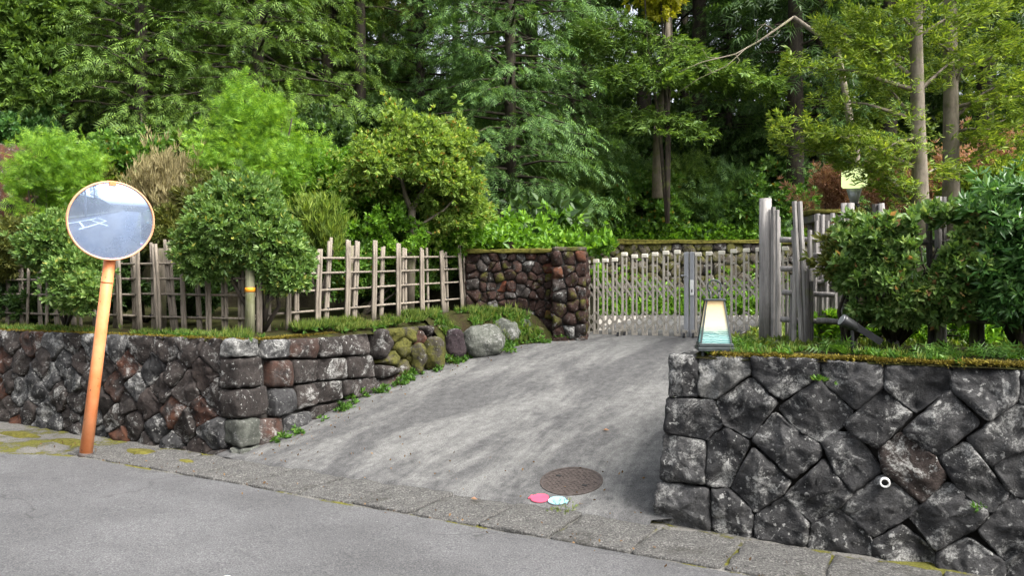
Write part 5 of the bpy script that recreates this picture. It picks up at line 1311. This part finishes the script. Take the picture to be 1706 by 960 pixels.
conifer('blue-green hinoki left of the central one', 700, 18.0, 13, .1, 2.5, 230, .21, 'l_hinoki_blue', 3, rot=2.0, scl=.95)
conifer('blue-green hinoki right of the central one, against the sky', 955, 19.5, 13, .1, 2.5, 230, .21, 'l_hinoki_blue', 3, rot=4.2, scl=.7)
conifer('blue-green hinoki behind the bare branch', 1215, 21.0, 13, .1, 2.5, 230, .21, 'l_hinoki_blue', 3, rot=5.2, scl=.72)
conifer('blue-green hinoki behind the rust red shrubs', 1365, 18.5, 13, .1, 2.5, 230, .21, 'l_hinoki_blue', 3, rot=1.0, scl=.85)
conifer('olive-tipped conifer high between the two hinoki groups', 600, 16.5, 14, 5.0, 1.6, 80, .21, 'l_olive', 6)
# left broadleaf
shrub('broadleaf_tree', 'tall olive broadleaf tree at the upper left corner', 'tree', [L(20, 60, 13.5, 80, 70), L(60, 150, 13.2, 50, 50), L(15, 190, 13.2, 50, 45), L(60, 10, 13.5, 70, 50), L(-40, 120, 13.5, 70, 90), L(90, 90, 13.6, 40, 40)], 6500, TLF, .12, 'l_hinoki', WX(30, 13.6, 1.6), stem=.09, gapth=-.2)
shrub('broadleaf_tree', 'dark glossy evergreen low at the left edge of the forest', 'tree', [L(20, 235, 13.0, 50, 26), L(70, 215, 13.2, 30, 30)], 1800, TLB, .11, 'l_gloss', WX(20, 13.2, 1.6), stem=.04, gapth=-.3)
# layered tree centre right with yellow top and leaning pale trunk
Y1 = 17.0; br = []
for (x0, y0, x1, y1, Y2, wf) in ((1100, 110, 960, 70, 16.6, 1.0), (1100, 120, 1010, 125, 16.0, 1.0), (1110, 100, 1200, 120, 16.2, 1.0), (1110, 110, 1290, 150, 16.4, 1.1), (1110, 130, 1250, 135, 17.5, 1.2), (1095, 195, 1020, 205, 16.2, .9), (1095, 195, 1150, 215, 16.0, .9), (1100, 60, 960, 50, 17.0, 1.1), (1100, 70, 1150, 80, 16.2, 1.0), (1095, 200, 1090, 215, 15.8, 1.0), (1100, 140, 1100, 130, 15.6, 1.0)):
    br.append((W(x0, y0, Y1), W(x1, y1, Y2), wf))
spray_tree('layered dark-green tree with a pale leaning trunk right of the central hinoki', [W(1095, 330, Y1), W(1096, 200, Y1), W(1112, 130, Y1), W(1112, 60, Y1), W(1108, -60, Y1)], [.13, .10, .10, .08, .06], br, 200, 'l_hinoki', 'bark_pale', .17, .2, TFL, 'layered_tree', .15, .6)
shrub('yellow_tree', 'small patch of yellow autumn foliage at the top, on a dark trunk', 'tree', [L(1110, 8, 16.2, 26, 26), L(1100, -20, 16.2, 50, 30)], 700, TLF, .14, 'l_yellow', WX(1112, 16.4, 3), stem=.05, gapth=-.2)
# bare branch
mb = MB()
A0 = W(1322, 28, 13.5)
mb.tube([A0, W(1265, 68, 13.5), W(1225, 90, 13.4), W(1170, 103, 13.3), W(1130, 120, 13.2)], [.022, .018, .013, .009, .004], 6, True, .1)
for q in (((1245, 78), (1210, 110), (1165, 130), (1128, 155)), ((1200, 97), (1178, 95), (1170, 80)), ((1260, 70), (1262, 50), (1275, 38)), ((1225, 90), (1232, 100), (1220, 118)), ((1275, 62), (1290, 60), (1300, 50)), ((1185, 120), (1175, 108), (1165, 112)), ((1290, 50), (1275, 40), (1262, 42))):
    pts_ = [W(x, y, 13.4) for x, y in q]; mb.tube(pts_, [.009 * (1 - .7 * i / (len(pts_) - 1)) for i in range(len(pts_))], 5)
bt = thing('bare_tree', 'leafless grey tree with a long bare branch reaching left across the forest', 'tree', WX(1420, 13.7, 1.8))
mb.tube([WX(1420, 13.7, 1.7), W(1425, 250, 13.7), W(1395, 80, 13.6), A0], [.09, .08, .05, .035], 8, True, .08)
mb.build('trunk', M['bark_pale'], bt, True)
# shrub band above the back wall
band = [(840, 345, 17.6, 75, 60, 'l_green', 'green shrub right behind the mossy cap of the red wall'), (930, 330, 17.9, 70, 62, 'l_hinoki', 'feathery shrub behind the left end of the gate'), (1010, 300, 18.6, 75, 60, 'l_hinoki_blue', 'blue-green bush centred above the left gate leaf'),
        (1060, 345, 17.9, 80, 48, 'l_green', 'broad leafy bush above the grey lock post'), (1140, 320, 18.4, 80, 60, 'l_hinoki', 'mid-green bush behind the bare branch tips'), (1215, 335, 18.1, 70, 55, 'l_hinoki_blue', 'bushy green shrub left of the tall timber post'),
        (1290, 330, 17.9, 70, 62, 'l_green', 'dense shrub behind the tall timber post'), (1225, 270, 20, 85, 50, 'l_dark', 'dark shrub higher on the slope at right'), (1330, 280, 19, 60, 80, 'l_dark', 'dark evergreen behind the red shrubs'), (790, 300, 18.8, 50, 60, 'l_dark', 'dark shrub in the shade of the maple'),
        (900, 250, 21, 60, 50, 'l_dark', 'dark shrub under the central hinoki'), (1120, 250, 21.5, 100, 40, 'l_dark', 'dark undergrowth bush beneath the layered tree')]
for k, (px, py, Y, wp, hp, mat, lab) in enumerate(band):
    b = WX(px, Y, 0); b.z = max(G(b.x, b.y), 1)
    T_ = TSF if mat.startswith('l_hinoki') else TLB
    shrub('slope_shrub', lab, 'shrub', [L(px, py, Y, wp * .95, hp * .95, .8), L(px - wp * .5, py + hp * .3, Y - .3, wp * .65, hp * .7, .8), L(px + wp * .5, py + hp * .35, Y - .3, wp * .65, hp * .7, .8)], 2100, T_, .20 if T_ is TSF else .13, mat, b, 'shrubs on the slope behind the courtyard wall', gapth=-.22, nz_amp=.35, nz_f=1.4)
# ivy skirt over the back bank
def fi():
    X = random.uniform(-1.2, 7.3); 
    if X < 1.5: Y = random.uniform(11.45, 12.6); 
    else: Y = random.uniform(17.1, 17.9)
    if X < 1.5 and random.random() < .4: return (X, random.uniform(11.0, 11.5), 2.12 + abs(random.gauss(0, .13)))
    z = G(X, Y); return (X, Y, max(z, 1.5) + abs(random.gauss(0, .16)))
ground_stuff('ivy', 'bright ivy and ground cover along the top of the mossy walls', fi, 4600, TLB, .11, 'l_bright', .8, .8, cat='ivy')
def fj(): return (random.uniform(1.6, 6.4), random.uniform(16.1, 16.8), 1.0 + abs(random.gauss(0, .32)))
ground_stuff('courtyard_plants', 'low plants growing along the foot of the courtyard wall behind the gate', fj, 1300, TLB, .10, 'l_bright', .8, .8, cat='plants')
def ff():
    X = random.uniform(-14, 12); Y = random.uniform(11.5, 30); z = G(X, Y)
    return (X, Y, z + abs(random.gauss(0, .2))) if z > 0 else None
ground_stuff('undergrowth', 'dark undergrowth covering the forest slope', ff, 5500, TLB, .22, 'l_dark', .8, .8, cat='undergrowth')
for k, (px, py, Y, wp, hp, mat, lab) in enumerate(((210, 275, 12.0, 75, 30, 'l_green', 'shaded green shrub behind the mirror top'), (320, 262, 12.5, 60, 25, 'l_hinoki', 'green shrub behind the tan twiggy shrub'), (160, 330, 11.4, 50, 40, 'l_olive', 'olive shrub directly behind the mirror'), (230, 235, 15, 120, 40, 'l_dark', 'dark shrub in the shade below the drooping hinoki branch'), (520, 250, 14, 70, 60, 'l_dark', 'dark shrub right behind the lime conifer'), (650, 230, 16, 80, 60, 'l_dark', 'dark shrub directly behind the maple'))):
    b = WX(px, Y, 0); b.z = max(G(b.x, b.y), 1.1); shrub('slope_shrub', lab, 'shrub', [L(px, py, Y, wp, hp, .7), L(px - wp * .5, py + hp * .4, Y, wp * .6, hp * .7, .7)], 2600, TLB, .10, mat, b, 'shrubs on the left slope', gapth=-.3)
# rock face at the left edge
V, Fc = rocky_box(W(-20, 330, 11.8), Vector((.75, 0, 0)), Vector((0, .6, 0)), ZV * .75, 18, .16, 4, 31); tag(mk('rock_outcrop', V, Fc, M['stone_rust']), 'brown rock outcrop at the left edge below the forest', 'rock')
# background forest: shared prototypes
protos = []
for k in range(3):
    V, Fc, wood = conifer_mesh(17, [5.5, 4.0, 7.0][k], [2.6, 2.2, 2.4][k], 75, .42, 50 + k, cone=.6, dens=.75)
    c_ = mk('crown', V, Fc, M['l_dark'], None, False); mb = MB(); mb.tube([(0, 0, -.5), (0, 0, 5), (0, 0, 11), (0, 0, 16.5)], [.24, .19, .13, .03], 9, True, .06)
    for wl in wood: mb.tube(wl, [.04, .025, .01], 4, False)
    t_ = mb.build('trunk', M['bark'], None, True); protos.append((c_, t_))
bgs = [(565, 19, 0, 'dark straight trunk right of the big hinoki'), (975, 20, 2, 'dark trunk against bright sky right of the central hinoki'), (1073, 22, 2, 'slender dark trunk just left of the yellow foliage'), (1165, 21, 0, 'dark conifer right of the yellow foliage'), (1325, 17.5, 1, 'dark conifer behind the right garden trees, left of the first trunk'),
       (190, 19, 0, 'dim trunk above the mirror in the forest shade'), (640, 23, 1, 'dim conifer deep behind the maple'), (885, 24, 0, 'dim conifer deep behind the central hinoki'), (80, 20, 1, 'dim conifer at the upper left'), (330, 21, 2, 'dim conifer behind the big hinoki group'), (-40, 18, 0, 'conifer at the far left edge of the forest'),
       (1245, 25, 1, 'distant conifer right of the layered tree'), (1400, 22, 0, 'distant conifer behind the lamp'), (1480, 19, 1, 'dark conifer behind the near right-hand trunk'), (1560, 23, 0, 'distant conifer between the right trunks'), (1640, 19, 1, 'dark conifer at the upper right'), (1740, 20, 0, 'conifer at the far right edge'),
       (450, 26, 1, 'far dark conifer behind the big hinoki'), (250, 27, 1, 'far dark conifer at left centre'), (760, 28, 1, 'far dark conifer left of centre'), (1000, 30, 1, 'far dark conifer at centre'), (1140, 31, 1, 'far dark conifer right of centre'), (1330, 30, 1, 'far dark conifer at right'), (580, 31, 1, 'far dark conifer behind the olive-tipped one'), (100, 28, 1, 'far dark conifer at left'), (1500, 29, 1, 'far dark conifer at far right'), (1650, 28, 1, 'far dark conifer in the right corner'), (-120, 24, 1, 'conifer beyond the left picture edge'), (1850, 24, 1, 'conifer beyond the right picture edge')]
for k, (px, Y, pr, lab) in enumerate(bgs):
    b = WX(px, Y, 0); b.z = max(G(b.x, b.y), 1.2) - .2
    root = thing('forest_tree', lab, 'tree', b, 'dark background conifers'); a = random.uniform(0, 6.28); s_ = random.uniform(.85, 1.1); root.rotation_euler = (0, 0, a); root.scale = (s_, s_, s_)
    for src in protos[pr]: o = src.copy(); link(o, root)
# the far side of the road, seen in the mirror
grid('far_bank', 0, 0, lambda a, b: st(a, -9.6 - b * 14, -.3 + 6.5 * sm_(b, 0, 1) + .5 * noise.noise(Vector((a * .4, b * 6, 0)))), M['forest'], list(np.arange(-40, 42, 2.0)), [0, .1, .25, .4, .6, .8, 1.0], kind='structure')
grid('far_verge', 0, 0, lambda a, b: st(a, -9.0 - .8 * b, .12 * b), M['apron'], list(np.arange(-40, 42, 2.0)), [0, 1], kind='structure')
for k, (s_, t, pr, lab) in enumerate(((-9, -13.5, 0, 'conifer across the road, leftmost'), (-3, -14, 1, 'conifer across the road, second'), (3.5, -13, 1, 'conifer across the road, third'), (9, -14, 0, 'conifer across the road, fourth'), (15, -15, 1, 'conifer across the road, fifth'), (22, -15, 1, 'conifer across the road, rightmost'), (-16, -15, 1, 'conifer across the road, far left'))):
    root = thing('forest_tree', lab, 'tree', st(s_, t, -1), 'conifers across the road')
    for src in protos[pr]: o = src.copy(); link(o, root)
for c_, t_ in protos: bpy.data.objects.remove(c_); bpy.data.objects.remove(t_)
# understory wall of dark leaves deep in the forest
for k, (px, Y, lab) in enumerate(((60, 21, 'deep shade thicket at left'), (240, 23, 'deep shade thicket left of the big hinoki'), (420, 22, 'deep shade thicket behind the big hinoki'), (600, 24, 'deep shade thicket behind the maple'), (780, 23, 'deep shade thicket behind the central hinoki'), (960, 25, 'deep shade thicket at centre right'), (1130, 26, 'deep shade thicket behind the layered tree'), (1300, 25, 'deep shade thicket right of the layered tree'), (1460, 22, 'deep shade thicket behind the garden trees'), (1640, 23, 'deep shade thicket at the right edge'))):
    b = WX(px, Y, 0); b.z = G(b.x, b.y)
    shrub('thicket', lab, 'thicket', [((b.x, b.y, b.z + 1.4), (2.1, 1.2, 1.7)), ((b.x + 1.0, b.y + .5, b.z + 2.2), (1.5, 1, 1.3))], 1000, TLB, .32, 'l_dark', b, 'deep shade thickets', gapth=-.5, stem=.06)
gaps = ((690, 790, 0, 175), (1000, 1065, 0, 110), (1230, 1330, 30, 170), (880, 930, 10, 60))
def fwood():
    Y = random.uniform(31, 36); X = random.uniform(-27, 27); z = random.uniform(6.5, 17); px = 853 + F * X / Y; py = 480 - F * (z - 1.6) / Y
    if noise.noise(Vector((X * .9, z * .9, 3))) > .17: return None
    for a, b, c_, d in gaps:
        if a < px < b and c_ < py < d and random.random() < .97: return None
    return (X, Y, z)
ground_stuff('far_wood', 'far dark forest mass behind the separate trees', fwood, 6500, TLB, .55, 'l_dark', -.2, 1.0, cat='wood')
# utility pole and paint across the road
up_ = st(9.5, -8.9, 0); mb = MB(); mb.tube([up_, up_ + ZV * 9], [.17, .12], 14); tag(mb.build('utility_pole', M['utility'], None, True), 'pale concrete utility pole across the road, seen in the mirror', 'pole')
def line(a, b, w_=.2):
    a = Vector(a); b = Vector(b); d = (b - a).normalized(); q = Vector((d.y, -d.x, 0)) * w_ / 2; V = [a - q, a + q, b + q, b - q]
    V = [Vector((v_.x, v_.y, zroad(inv(v_)[0]) + .014)) for v_ in V]; tag(mk('road_marking', V, [(0, 1, 2, 3)], M['line'], None, False), kind='structure')
for a, b in ((st(3.5, -5.0), st(9, -5.0)), (st(4, -7.2), st(10, -7.2)), (st(4.2, -5.0), st(6.0, -7.2)), (st(6.4, -3.6), st(8.2, -7.2)), (st(-2, -5.2), st(1, -7.4)), (st(9, -5.0), st(10.6, -7.2))): line(a, b)
